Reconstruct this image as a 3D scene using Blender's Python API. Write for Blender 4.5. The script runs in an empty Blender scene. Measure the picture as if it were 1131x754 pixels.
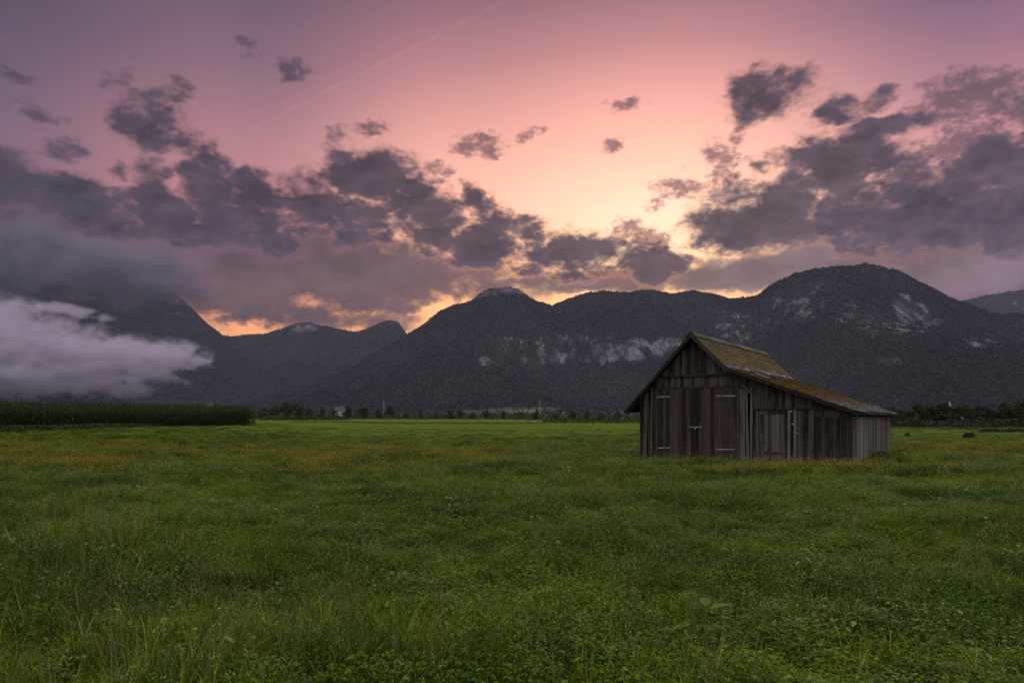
import bpy, math, random
import numpy as np
from mathutils import Vector, noise as mnoise

random.seed(7); rng = np.random.default_rng(7)
S = bpy.context.scene; COL = S.collection
F_PX, CX, HY, EYE = 790.0, 565.5, 463.5, 1.65      # photo focal length (px), centre, horizon, eye height

def at(px, py, d):
    """world point seen at photo pixel (px,py) at ground distance d"""
    return Vector(((px-CX)/F_PX*d, d, EYE+(HY-py)/F_PX*d))

def lin(r, g, b):
    f = lambda c: (c/255/12.92) if c/255 <= .04045 else ((c/255+.055)/1.055)**2.4
    return (f(r), f(g), f(b), 1.0)

def sstep(a, b, x):
    t = np.clip((np.asarray(x, float)-a)/(b-a), 0, 1); return t*t*(3-2*t)

# ------------------------------------------------------------------ node helper
class NT:
    def __init__(s, tree): s.t = tree; s.n = tree.nodes; s.l = tree.links
    def put(s, inp, v):
        if v is None: return
        if isinstance(v, bpy.types.NodeSocket): s.l.new(v, inp)
        else: inp.default_value = v
    def m(s, op, a, b=None, c=None, clamp=False):
        n = s.n.new('ShaderNodeMath'); n.operation = op; n.use_clamp = clamp
        for i, v in enumerate((a, b, c)): s.put(n.inputs[i], v)
        return n.outputs[0]
    def v(s, op, a, b=None, c=None, out=0):
        n = s.n.new('ShaderNodeVectorMath'); n.operation = op
        for i, v in enumerate((a, b, c)): s.put(n.inputs[i], v)
        return n.outputs['Value'] if op in ('DOT_PRODUCT', 'LENGTH', 'DISTANCE') else n.outputs[0]
    def mr(s, x, a, b, c=0., d=1., smooth=True):
        n = s.n.new('ShaderNodeMapRange'); n.interpolation_type = 'SMOOTHSTEP' if smooth else 'LINEAR'
        for i, v in enumerate((x, a, b, c, d)): s.put(n.inputs[i], v)
        return n.outputs[0]
    def noise(s, vec, scale, detail=2., rough=.5, dist=0., color=False):
        n = s.n.new('ShaderNodeTexNoise'); s.put(n.inputs['Vector'], vec)
        n.inputs['Scale'].default_value = scale; n.inputs['Detail'].default_value = detail
        n.inputs['Roughness'].default_value = rough; n.inputs['Distortion'].default_value = dist
        return n.outputs['Color' if color else 'Fac']
    def mix(s, f, a, b, blend='MIX'):
        n = s.n.new('ShaderNodeMix'); n.data_type = 'RGBA'; n.blend_type = blend
        s.put(n.inputs[0], f); s.put(n.inputs[6], a); s.put(n.inputs[7], b); return n.outputs[2]
    def ramp(s, f, stops):
        n = s.n.new('ShaderNodeValToRGB'); s.put(n.inputs[0], f); e = n.color_ramp.elements
        while len(e) < len(stops): e.new(1.)
        for el, (p, c) in zip(e, stops): el.position = p; el.color = c
        return n.outputs[0]
    def sep(s, v):
        n = s.n.new('ShaderNodeSeparateXYZ'); s.put(n.inputs[0], v); return n.outputs
    def comb(s, x, y, z):
        n = s.n.new('ShaderNodeCombineXYZ')
        for i, v in enumerate((x, y, z)): s.put(n.inputs[i], v)
        return n.outputs[0]
    def attr(s, name, out='Fac'):
        n = s.n.new('ShaderNodeAttribute'); n.attribute_name = name; return n.outputs[out]
    def pos(s): return s.n.new('ShaderNodeNewGeometry').outputs['Position']
    def obj(s): return s.n.new('ShaderNodeTexCoord').outputs['Object']
    def rnd(s): return s.n.new('ShaderNodeObjectInfo').outputs['Random']
    def bump(s, h, strength=.5, dist=.02):
        n = s.n.new('ShaderNodeBump'); n.inputs['Strength'].default_value = strength
        n.inputs['Distance'].default_value = dist; s.put(n.inputs['Height'], h); return n.outputs[0]

def material(name):
    m = bpy.data.materials.new(name); m.use_nodes = True
    nt = NT(m.node_tree); b = m.node_tree.nodes['Principled BSDF']
    b.inputs['Specular IOR Level'].default_value = .25
    b.inputs['Roughness'].default_value = .85
    return m, nt, b

# ------------------------------------------------------------------ object helpers
def tag(o, label=None, cat=None, group=None, kind=None):
    if label: o['label'] = label
    if cat: o['category'] = cat
    if group: o['group'] = group
    if kind: o['kind'] = kind
    return o
def empty(name, loc, rz=0):
    o = bpy.data.objects.new(name, None); COL.objects.link(o); o.location = loc
    o.rotation_euler = (0, 0, rz); o.empty_display_size = .3; return o
def link(name, me, mat=None, parent=None, col=True):
    if mat and not me.materials: me.materials.append(mat)
    o = bpy.data.objects.new(name, me)
    if col: COL.objects.link(o)
    if parent: o.parent = parent
    return o
def mesh_np(name, V, Fa, attrs=None, smooth=False):
    V = np.ascontiguousarray(V, np.float32); Fa = np.ascontiguousarray(Fa, np.int32)
    me = bpy.data.meshes.new(name); k = Fa.shape[1]
    me.vertices.add(len(V)); me.vertices.foreach_set('co', V.ravel())
    me.loops.add(Fa.size); me.loops.foreach_set('vertex_index', Fa.ravel())
    me.polygons.add(len(Fa)); me.polygons.foreach_set('loop_start', np.arange(0, Fa.size, k, dtype=np.int32))
    if smooth: me.polygons.foreach_set('use_smooth', np.ones(len(Fa), bool))
    for nm, (dom, a) in (attrs or {}).items():
        me.attributes.new(nm, 'FLOAT', dom).data.foreach_set('value', np.ascontiguousarray(a, np.float32))
    me.update(calc_edges=True); me.validate(); return me

class MB:
    """collects prisms, bars and faces into ONE mesh with a per-face tint"""
    def __init__(s): s.V = []; s.F = []; s.T = []
    def face(s, pts, tint=0.):
        b = len(s.V); s.V += [tuple(p) for p in pts]; s.F.append(tuple(range(b, b+len(pts)))); s.T.append(tint)
    def prism(s, pts, ext, tint=None):
        t = random.random() if tint is None else tint
        n = len(pts); b = len(s.V); e = Vector(ext)
        s.V += [tuple(p) for p in pts] + [tuple(Vector(p)+e) for p in pts]
        s.F.append(tuple(range(b, b+n))); s.F.append(tuple(range(b+2*n-1, b+n-1, -1))); s.T += [t, t]
        for i in range(n):
            j = (i+1) % n; s.F.append((b+i, b+n+i, b+n+j, b+j)); s.T.append(t)
    def box(s, x0, y0, z0, x1, y1, z1, tint=None):
        s.prism([(x0, y0, z0), (x1, y0, z0), (x1, y0, z1), (x0, y0, z1)], (0, y1-y0, 0), tint)
    def tube(s, p, q, r0, r1, n=6, tint=None):
        t = random.random() if tint is None else tint
        p = Vector(p); q = Vector(q); d = (q-p).normalized(); u = d.orthogonal().normalized(); w = d.cross(u); b = len(s.V)
        for c, r in ((p, r0), (q, r1)):
            for i in range(n):
                a = 2*math.pi*i/n; s.V.append(tuple(c+u*(r*math.cos(a))+w*(r*math.sin(a))))
        for i in range(n):
            j = (i+1) % n; s.F.append((b+i, b+j, b+n+j, b+n+i)); s.T.append(t)
        s.F.append(tuple(range(b+n, b+2*n))); s.T.append(t)
    def mesh(s, name):
        me = bpy.data.meshes.new(name); me.from_pydata(s.V, [], s.F)
        me.attributes.new('tint', 'FLOAT', 'FACE').data.foreach_set('value', np.array(s.T, np.float32))
        me.update(); return me
    def build(s, name, mat, parent=None): return link(name, s.mesh(name), mat, parent)

# ------------------------------------------------------------------ terrain
def ground_z(x, y):
    x = np.asarray(x, float); y = np.asarray(y, float)
    z = .05*np.sin(x*.35+.6)*np.cos(y*.27)+.04*np.sin(y*.5+x*.2)
    z = z*sstep(250, 60, np.hypot(x, y))
    lx = -24 - (y-70)*.17                                   # rise under the maize field, left
    z = z + .92*sstep(lx+9, lx-9, x)*sstep(38, 66, y)*sstep(420, 200, y)
    z = z - 1.25*sstep(40, 90, x-.25*y+20)*sstep(85, 240, y)*sstep(1500, 500, y)   # dip towards the wood, right
    z = z + 2.2*sstep(300, 560, y)*sstep(140, -40, x)
    return z - .22*sstep(110, 50, np.hypot(x, y-20))
def gz(x, y): return float(ground_z(x, y))

# ================================================================== WORLD
def ae(px, py):
    a = math.atan((px-CX)/F_PX); return a, math.atan((HY-py)/F_PX*math.cos(a))
def make_world():
    w = bpy.data.worlds.new('World'); S.world = w; w.use_nodes = True
    t = NT(w.node_tree); bg = w.node_tree.nodes['Background']
    d = t.n.new('ShaderNodeTexCoord').outputs['Generated']; d = t.v('NORMALIZE', d)
    dx, dy, dz = t.sep(d)[:]
    az = t.m('ARCTAN2', dx, dy); el = t.m('ARCSINE', dz)
    # clear-sky gradient: five colour ramps by elevation, blended by azimuth
    en = t.m('MULTIPLY', el, 1/.60, clamp=True)
    def col_ramp(px, stops):
        st = sorted((max(0., ae(px, y)[1]/.60), lin(*c)) for y, c in stops); return t.ramp(en, st)
    cols = [
        (-40, [(462, (150, 88, 92)), (365, (235, 145, 104)), (330, (186, 112, 104)), (270, (138, 98, 107)), (180, (126, 97, 112)), (90, (106, 84, 104)), (-20, (82, 68, 86))]),
        (270, [(462, (170, 96, 86)), (355, (255, 172, 112)), (305, (222, 138, 116)), (240, (198, 130, 130)), (160, (172, 121, 126)), (80, (132, 99, 114)), (-20, (98, 79, 96))]),
        (500, [(462, (200, 110, 86)), (330, (255, 188, 124)), (285, (253, 188, 150)), (210, (238, 174, 160)), (140, (212, 147, 142)), (70, (172, 118, 125)), (-20, (124, 91, 105))]),
        (730, [(462, (210, 130, 100)), (330, (255, 202, 140)), (280, (255, 222, 182)), (230, (255, 214, 188)), (170, (246, 184, 168)), (110, (224, 156, 150)), (50, (182, 124, 130)), (-20, (140, 101, 113))]),
        (1100, [(462, (150, 110, 110)), (330, (214, 150, 140)), (260, (222, 160, 154)), (190, (214, 150, 150)), (120, (190, 132, 141)), (50, (152, 109, 126)), (-20, (118, 91, 114))]),
    ]
    sky = None; prev = None
    for px, st in cols:
        r = col_ramp(px, st); a = ae(px, 300)[0]
        sky = r if sky is None else t.mix(t.mr(az, prev, a), sky, r)
        prev = a
    # behind the viewer and overhead: plain dusk blue-mauve
    back = t.ramp(t.m('MULTIPLY', el, 1/1.57, clamp=True),
                  [(0., (.38, .36, .40, 1)), (.28, (.72, .72, .78, 1)), (.6, (1.24, 1.25, 1.34, 1)), (1., (1.32, 1.34, 1.44, 1))])
    sky = t.mix(t.mr(t.m('ABSOLUTE', t.m('ADD', az, -.05)), .8, 1.7), sky, back)
    sky = t.mix(t.mr(el, .60, 1.0), sky, back)
    # clouds: blob cover in azimuth/elevation, broken up by fractal noise
    dn = t.v('MULTIPLY', d, (1., 1., 1.75))
    w1 = t.v('SUBTRACT', t.noise(dn, 7., 3., .55, color=True), (.5, .5, .5))
    w2 = t.v('SUBTRACT', t.noise(dn, 26., 4., .6, color=True), (.5, .5, .5))
    p = t.comb(az, el, 0.)
    p = t.v('MULTIPLY_ADD', w1, (.085, .045, 0.), p)
    p = t.v('MULTIPLY_ADD', w2, (.036, .030, 0.), p)
    fb = t.noise(dn, 17., 7., .60, .1)
    fb2 = t.noise(t.v('ADD', dn, (.010, .0, -.016)), 17., 5., .58, .1)
    def cover(blobs):
        q = None
        for bx, by, rx, ry, wt in blobs:
            a, e = ae(bx, by); ca = math.cos(a)
            sx, sy = F_PX/(rx*ca*ca), F_PX/(ry*ca)
            u = t.v('MULTIPLY_ADD', p, (sx, sy, 0.), (-a*sx, -e*sy, 0.))
            k = t.m('SUBTRACT', wt, t.v('DOT_PRODUCT', u, u))
            q = k if q is None else t.m('MAXIMUM', q, k)
        return t.m('MAXIMUM', q, -2.)
    cumulus = [(170, 138, 46, 26, 1.1), (205, 155, 30, 20, .8),
        (122, 186, 16, 14, .9), (5, 205, 46, 26, 1.2), (70, 218, 44, 24, 1.2), (110, 236, 56, 26, 1.2), (165, 195, 30, 26, 1.1), (180, 236, 60, 28, 1.2), (236, 208, 44, 34, 1.2), (285, 214, 34, 26, 1.1),
        (270, 250, 70, 24, 1.2), (345, 222, 40, 34, 1.2), (410, 195, 46, 30, 1.3), (450, 212, 40, 34, 1.3), (395, 246, 52, 26, 1.2), (480, 245, 50, 32, 1.2), (525, 225, 24, 20, 1.), (528, 268, 50, 30, 1.2), (590, 256, 36, 16, .9),
        (645, 276, 54, 24, 1.15), (700, 282, 40, 20, 1.), (730, 292, 40, 20, 1.05), (570, 296, 50, 14, .55), (620, 305, 40, 12, .5),
        (850, 108, 54, 26, 1.1), (880, 95, 20, 16, .8), (826, 135, 20, 24, .6), (930, 122, 34, 16, .9), (975, 145, 46, 15, 1.15), (925, 188, 76, 32, 1.25), (842, 236, 74, 34, 1.3), (845, 184, 22, 10, .8), (940, 225, 60, 34, 1.2),
        (1000, 200, 50, 30, .9), (1095, 200, 76, 44, 1.2), (1050, 235, 80, 42, 1.2), (1000, 255, 80, 34, 1.1), (1130, 150, 20, 14, .8), (1125, 235, 70, 40, 1.2), (1065, 195, 50, 26, 1.05), (965, 108, 26, 12, .85)]
    stratus = [(-30, 270, 200, 70, 1.7), (90, 298, 160, 60, 1.6), (250, 296, 140, 40, 1.5), (350, 296, 120, 34, 1.35), (450, 308, 90, 28, 1.1), (530, 300, 60, 24, .75), (300, 338, 90, 12, .75), (380, 340, 60, 12, .7), (200, 330, 60, 20, 1.1), (440, 338, 30, 14, .6),
        (1000, 280, 140, 50, 1.5), (1120, 290, 120, 70, 1.7), (880, 296, 120, 24, 1.35), (800, 305, 80, 18, 1.1), (640, 312, 60, 14, .9), (710, 312, 50, 12, .8), (580, 315, 50, 12, .6), (1140, 120, 60, 30, .3), (340, 350, 130, 18, .62), (540, 322, 90, 22, .6), (690, 305, 70, 16, .6)]
    scraps = [(66, 163, 30, 14, .95), (36, 125, 28, 11, .9), (320, 75, 24, 11, .95), (376, 146, 16, 9, .7), (408, 142, 28, 11, .8), (536, 157, 28, 11, .9), (12, 85, 24, 9, .8), (750, 206, 28, 13, .75), (690, 115, 28, 10, .75), (590, 150, 18, 8, .7),
        (800, 262, 22, 14, .7), (690, 250, 26, 14, .7), (1110, 95, 70, 18, .6), (1060, 125, 70, 34, .7), (200, 112, 20, 18, .8), (680, 160, 16, 10, .6), (728, 222, 18, 10, .65), (130, 90, 30, 16, .6), (268, 50, 22, 10, .55), (490, 188, 22, 9, .7), (800, 180, 20, 26, .65), (600, 290, 70, 22, .75), (720, 262, 40, 14, .65), (275, 352, 50, 9, .75), (340, 346, 50, 12, .85), (410, 340, 50, 14, .85), (470, 325, 40, 14, .8), (520, 305, 50, 18, .8), (655, 302, 60, 16, .8), (1050, 160, 50, 22, .7)]
    q1 = cover(cumulus); q3 = cover(scraps); q2 = cover(stratus)
    fa = t.m('SUBTRACT', fb, .5); fine = t.m('SUBTRACT', t.noise(dn, 70., 5., .65), .5)
    s1 = t.m('MULTIPLY_ADD', fa, 3.5, t.m('MULTIPLY_ADD', fine, 1.3, t.m('MULTIPLY_ADD', q1, 1.0, .18)))
    s2 = t.m('MULTIPLY_ADD', fa, 3.0, q2)
    vo = t.n.new('ShaderNodeTexVoronoi'); vo.feature = 'F1'; vo.inputs['Scale'].default_value = 20.; vo.inputs['Detail'].default_value = 2.; vo.inputs['Roughness'].default_value = .55; vo.normalize = True
    t.l.new(t.v('MULTIPLY_ADD', w2, (.05, .05, .05), dn), vo.inputs['Vector']); puff = t.m('SUBTRACT', .30, vo.outputs['Distance'])
    s1 = t.m('MULTIPLY_ADD', puff, 2.0, s1)
    s3 = t.m('MULTIPLY_ADD', fa, 4.4, t.m('MULTIPLY_ADD', fine, 4.2, q3)); d3 = t.mr(s3, -.60, 1.15, 0., .84)
    d1 = t.mr(s1, -.35, 1.05); d2 = t.mr(s2, -.75, .62)
    # stray wisps
    wis = t.mr(t.m('ADD', t.noise(t.v('MULTIPLY', dn, (1., 1., 1.6)), 9., 5., .62, .4), t.mr(el, .62, .2, -.10, 0.)), .60, .80, 0., .38)
    emb = t.mr(t.m('ADD', t.m('SUBTRACT', fb, fb2), t.m('MULTIPLY_ADD', t.m('SUBTRACT', t.noise(dn, 9., 4., .55), .5), .40, t.m('MULTIPLY', puff, -.3))), -.17, .18, smooth=False)
    right = t.mr(az, -.1, .5)
    dark = t.mix(right, lin(34, 29, 40), lin(40, 34, 46)); lite = t.mix(right, lin(88, 71, 85), lin(106, 87, 101))
    ccol = t.mix(t.m('MULTIPLY', t.m('ADD', t.m('MULTIPLY', emb, .75), t.mr(s1, 1.5, .3, 0., .35)), .9, clamp=True), dark, lite)
    scol = t.mix(t.m('MULTIPLY', t.mr(t.m('ADD', t.m('MULTIPLY', fb, .6), t.m('MULTIPLY', t.noise(t.v('MULTIPLY', dn, (1., 1., 1.8)), 6., 4.), .5)), .42, .68), .9), t.mix(right, lin(50, 43, 56), lin(76, 66, 80)), t.mix(right, lin(92, 75, 88), lin(126, 108, 122)))
    # thin rims near the glow take its colour (light scattered through cloud edges)
    glow = t.mr(t.v('DISTANCE', t.comb(t.m('MULTIPLY', az, .75), el, 0.), (.11, .19, 0.)), .42, .05)
    rim = t.mix(glow, lin(150, 100, 108), lin(255, 172, 94))
    sky = t.v('MULTIPLY_ADD', t.comb(glow, glow, glow), (.32, .165, .065), t.v('MULTIPLY', sky, (1.15, 1.13, 1.13)))
    scol = t.mix(t.m('MULTIPLY', t.mr(d2, .8, .25), .7), scol, rim)
    ccol = t.mix(t.m('MULTIPLY', t.mr(d1, .85, .1), t.m('MULTIPLY_ADD', glow, .35, .55)), ccol, rim)
    sky = t.mix(wis, sky, t.mix(.5, sky, lin(150, 108, 118)))
    # contrail along a great circle
    a0, e0 = ae(228, 168); a1, e1 = ae(548, 6)
    vv = lambda a, e: Vector((math.sin(a)*math.cos(e), math.cos(a)*math.cos(e), math.sin(e)))
    nrm = vv(a0, e0).cross(vv(a1, e1)).normalized(); mid = (vv(a0, e0)+vv(a1, e1)).normalized()
    dist = t.m('ABSOLUTE', t.v('DOT_PRODUCT', t.v('MULTIPLY_ADD', w2, (.004,)*3, d), tuple(nrm)))
    tr = t.m('MULTIPLY', t.mr(dist, .0030, .0002), t.mr(t.v('DOT_PRODUCT', d, tuple(mid)), math.cos(.27), math.cos(.16)))
    tr = t.m('MULTIPLY', tr, t.mr(t.noise(d, 30., 3.), .3, .7, .04, .19))
    sky = t.mix(tr, sky, lin(238, 150, 145))
    sky = t.mix(t.m('MULTIPLY', d2, .93), sky, scol)
    sky = t.mix(d3, sky, t.mix(glow, t.mix(.55, dark, lite), lin(132, 90, 96)))
    sky = t.mix(t.m('MULTIPLY', d1, .97), sky, ccol)
    # physical dusk sky added underneath at low strength
    ns = t.n.new('ShaderNodeTexSky'); ns.sky_type = 'NISHITA'; ns.sun_disc = False
    ns.sun_elevation = math.radians(1.0); ns.sun_rotation = math.radians(12); ns.dust_density = 2.
    sky = t.mix(1., sky, t.v('SCALE', ns.outputs[0], None), 'ADD')
    sc = sky.node.inputs[7].links[0].from_node; sc.inputs['Scale'].default_value = .006
    t.l.new(sky, bg.inputs['Color']); bg.inputs['Strength'].default_value = 1.0
    w.cycles.sampling_method = 'MANUAL'; w.cycles.sample_map_resolution = 512
make_world()

sun = bpy.data.lights.new('sun', 'SUN'); sun.energy = .12; sun.angle = math.radians(40); sun.color = (1., .82, .72)
so = bpy.data.objects.new('sun', sun); COL.objects.link(so)
sd = Vector((math.sin(math.radians(12)), math.cos(math.radians(12)), math.tan(math.radians(28))))
so.rotation_euler = sd.to_track_quat('Z', 'Y').to_euler(); so.location = (0, 0, 60)

# ------------------------------------------------------------------ camera and render settings
cam = bpy.data.cameras.new('camera'); co = bpy.data.objects.new('camera', cam); COL.objects.link(co)
co.location = (0, 0, EYE); co.rotation_euler = (math.radians(90), 0, 0)
cam.lens = F_PX/1131*36; cam.sensor_width = 36; cam.shift_y = (HY-377)/1131
cam.clip_start = .1; cam.clip_end = 60000; S.camera = co
S.view_settings.view_transform = 'Standard'; S.view_settings.look = 'None'
S.view_settings.exposure = 0; S.view_settings.gamma = 1
S.render.engine = 'CYCLES'; cy = S.cycles
cy.use_denoising = True; cy.max_bounces = 6; cy.diffuse_bounces = 2; cy.glossy_bounces = 2; cy.transmission_bounces = 3
cy.volume_bounces = 3; cy.transparent_max_bounces = 8; cy.use_adaptive_sampling = True; cy.adaptive_threshold = .03
cy.caustics_reflective = False; cy.caustics_refractive = False

# ================================================================== GROUND
FLOWER = [(-22, 31, 20, 13), (-11, 32, 15, 12), (9.5, 24.5, 7, 3.4), (18, 37, 9, 6.5), (31, 45, 13, 10), (20, 33, 10, 6), (-36, 46, 18, 10)]   # x, y, rx, ry of the orange flowering patches
def flower_mask(x, y):
    m = np.zeros_like(np.asarray(x, float))
    for fx, fy, rx, ry in FLOWER: m = np.maximum(m, np.clip(1-((x-fx)/rx)**2-((y-fy)/ry)**2, 0, 1))
    return m
def spaced(lo, hi, near, n):
    a = np.sinh(np.linspace(np.arcsinh(lo/near), np.arcsinh(hi/near), n))*near; return np.unique(np.round(a, 3))
def make_ground():
    xs = spaced(-8450, 8450, 8, 330); ys = spaced(-380, 7850, 10, 330)
    X, Y = np.meshgrid(xs, ys); Z = ground_z(X, Y)
    V = np.stack([X.ravel(), Y.ravel(), Z.ravel()], 1); nx = len(xs); ny = len(ys)
    i = np.arange(nx-1); j = np.arange(ny-1); I, J = np.meshgrid(i, j); a = (J*nx+I).ravel()
    Fa = np.stack([a, a+1, a+nx+1, a+nx], 1)
    me = mesh_np('ground', V, Fa, {'flower': ('POINT', flower_mask(V[:, 0], V[:, 1]))}, smooth=True)
    m, t, b = material('meadow_ground'); p = t.pos(); x, y, z = t.sep(p)[:]
    n1 = t.noise(p, .9, 6., .62); n2 = t.noise(p, .09, 4., .6); n3 = t.noise(p, 6., 4., .65)
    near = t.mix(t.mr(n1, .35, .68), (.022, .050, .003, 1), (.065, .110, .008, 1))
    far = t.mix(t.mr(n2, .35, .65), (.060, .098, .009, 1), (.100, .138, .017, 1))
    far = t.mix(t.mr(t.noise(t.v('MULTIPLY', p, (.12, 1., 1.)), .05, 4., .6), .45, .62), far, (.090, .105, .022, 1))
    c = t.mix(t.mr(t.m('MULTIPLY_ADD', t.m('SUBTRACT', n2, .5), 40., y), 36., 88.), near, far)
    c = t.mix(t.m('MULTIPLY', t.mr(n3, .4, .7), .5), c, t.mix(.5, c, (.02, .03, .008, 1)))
    fl = t.m('MULTIPLY', t.attr('flower'), t.mr(n1, .32, .62))
    c = t.mix(t.m('MULTIPLY', fl, .25), c, (.16, .085, .012, 1))
    t.l.new(c, b.inputs['Base Color']); b.inputs['Roughness'].default_value = 1.; b.inputs['Specular IOR Level'].default_value = .0
    t.l.new(t.bump(n3, .6, .15), b.inputs['Normal'])
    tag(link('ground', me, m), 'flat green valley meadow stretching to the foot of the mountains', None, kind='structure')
make_ground()

# ================================================================== MEADOW VEGETATION
def grass_mat(name, lo, hi, dry, dry_amt):
    m, t, b = material(name); p = t.pos()
    patch = t.noise(p, .22, 4., .6); tint = t.attr('tint')
    c = t.mix(t.mr(t.m('MULTIPLY_ADD', t.m('SUBTRACT', patch, .5), 1.6, t.m('MULTIPLY', t.m('ADD', tint, t.rnd()), .5)), .2, .8), lo, hi)
    c = t.mix(t.m('MULTIPLY', t.mr(t.m('ADD', tint, t.m('SUBTRACT', t.noise(p, .5, 3.), .5)), .72, .98), dry_amt), c, dry)
    t.l.new(c, b.inputs['Base Color']); b.inputs['Roughness'].default_value = .6; b.inputs['Specular IOR Level'].default_value = .06
    tr = t.n.new('ShaderNodeBsdfTranslucent'); t.l.new(c, tr.inputs[0])
    mx = t.n.new('ShaderNodeMixShader'); mx.inputs[0].default_value = .24
    t.l.new(b.outputs[0], mx.inputs[1]); t.l.new(tr.outputs[0], mx.inputs[2])
    t.l.new(mx.outputs[0], t.n['Material Output'].inputs[0]); return m
M_GRASS = grass_mat('grass_blades', (.034, .070, .004, 1), (.132, .170, .008, 1), (.26, .24, .075, 1), .5)
M_CLOVER = grass_mat('clover_leaves', (.032, .074, .004, 1), (.112, .162, .010, 1), (.32, .34, .17, 1), .45)
M_STALK = grass_mat('dry_stalks', (.08, .090, .028, 1), (.17, .16, .06, 1), (.24, .20, .10, 1), .6)

def blade(mb, x, y, h, wd, a, lean, seg=3, z0=0., droop=1.):
    dx, dy = math.cos(a), math.sin(a); sx, sy = -dy, dx; t = random.random(); L = []
    for i in range(seg+1):
        s = i/seg; o = lean*h*(s**1.8); zz = z0+h*(s-droop*lean*.38*s**2.6); w = wd*.5*(1-s**1.6)
        c = (x+dx*o, y+dy*o, zz)
        L.append(((c[0]-sx*w, c[1]-sy*w, c[2]), (c[0]+sx*w, c[1]+sy*w, c[2])))
    for i in range(seg):
        if i == seg-1: mb.face([L[i][0], L[i][1], L[i+1][0]], t)
        else: mb.face([L[i][0], L[i][1], L[i+1][1], L[i+1][0]], t)
def leaf(mb, c, r, a, tilt, ln=1.5, t=None):
    """pointed oval leaf, slightly folded"""
    t = random.random() if t is None else t
    u = Vector((math.cos(a), math.sin(a), -tilt)).normalized()*r*ln; s = Vector((-math.sin(a), math.cos(a), 0))*r*.62; up = Vector((0, 0, r*.22)); c = Vector(c)
    mb.face([c, c+u*.35-s+up, c+u*.75-s*.75+up*.8, c+u, c+u*.5], t); mb.face([c, c+u*.5, c+u, c+u*.75+s*.75+up*.8, c+u*.35+s+up], t)
def rd(r): 
    a = random.uniform(0, 6.283); q = r*math.sqrt(random.random()); return q*math.cos(a), q*math.sin(a)

tuft_col = bpy.data.collections.new('meadow_tufts'); TUFTS = []
def tuft(kind, i, mb, mat):
    o = link('%s_%02d' % (kind, i), mb.mesh(kind), mat, col=False); tuft_col.objects.link(o)
for i in range(4):      # 0-3 short dense grass
    mb = MB()
    for k in range(70):
        x, y = rd(.17); blade(mb, x, y, random.uniform(.10, .27), random.uniform(.005, .011), random.uniform(0, 6.28), random.uniform(.2, 1.0))
    tuft('a_short_grass', i, mb, M_GRASS)
for i in range(4):      # 4-7 taller, arching grass
    mb = MB(); lean_a = random.uniform(0, 6.28)
    for k in range(42):
        x, y = rd(.13); blade(mb, x, y, random.uniform(.15, .38), random.uniform(.006, .013), lean_a+random.gauss(0, 1.3), random.uniform(.25, 1.15), 4)
    tuft('b_tall_grass', i, mb, M_GRASS)
for i in range(4):      # 8-11 clover and herbs: trefoils on thin stems
    mb = MB()
    for k in range(75):
        x, y = rd(.19); z = random.uniform(.06, .24); r = random.uniform(.008, .016); a = random.uniform(0, 6.28); tt = random.random()*.85
        blade(mb, x, y, z, .004, a, .1, 1)
        for q in range(3): leaf(mb, (x, y, z), r, a+q*2.09, random.uniform(-.1, .45), 1.35, tt)
        if k % 15 == 0:
            for q in range(7):
                h = Vector((random.gauss(0, .006), random.gauss(0, .006), random.gauss(0, .006))); leaf(mb, Vector((x+.02, y, z+.05))+h, .008, q, -.6, 1.2, 1.)
    for k in range(26):
        x, y = rd(.18); blade(mb, x, y, random.uniform(.14, .34), .006, random.uniform(0, 6.28), random.uniform(.2, .8))
    tuft('c_clover', i, mb, M_CLOVER)
for i in range(3):      # 12-14 flowering grass stems with pale seed heads
    mb = MB()
    for k in range(9):
        x, y = rd(.12); h = random.uniform(.34, .62); a = random.uniform(0, 6.28); l = random.uniform(.1, .45)
        blade(mb, x, y, h, .0042, a, l, 4, droop=.6)
        top = Vector((x+math.cos(a)*l*h*.8, y+math.sin(a)*l*h*.8, h*.92))
        for q in range(14):
            o = Vector((random.gauss(0, .012), random.gauss(0, .012), random.uniform(-.10, .02))); leaf(mb, top+o, .0045, random.uniform(0, 6.28), random.uniform(-.6, .8), 2.4)
    tuft('d_seed_stems', i, mb, M_STALK)
for i in range(2):      # 15-16 broad-leaved weeds
    mb = MB()
    for k in range(16):
        x, y = rd(.09); leaf(mb, (x, y, random.uniform(.05, .26)), random.uniform(.018, .036), random.uniform(0, 6.28), random.uniform(-.5, .5), 2.3)
    tuft('e_broad_weeds', i, mb, M_CLOVER)
for i in range(2):      # 17-18 sorrel and buttercup stems: many thin stems with orange-yellow heads
    pass
m, t, b = material('orange_flower_heads')
c = t.mix(t.attr('tint'), (.46, .26, .014, 1), (.60, .43, .03, 1)); c = t.mix(t.mr(t.rnd(), .3, .8), c, (.24, .12, .03, 1)); t.l.new(c, b.inputs['Base Color']); M_FLOWER = m
M_STEM = M_GRASS
for i in range(3):      # 17-19
    mb = MB()
    for k in range(10):
        x, y = rd(.28); z = random.uniform(.28, .50)
        for q in range(5): leaf(mb, (x, y, z), .014, q*1.257, -.35, 1.2)
    tuft('f_flower_heads', i, mb, M_FLOWER)

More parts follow.
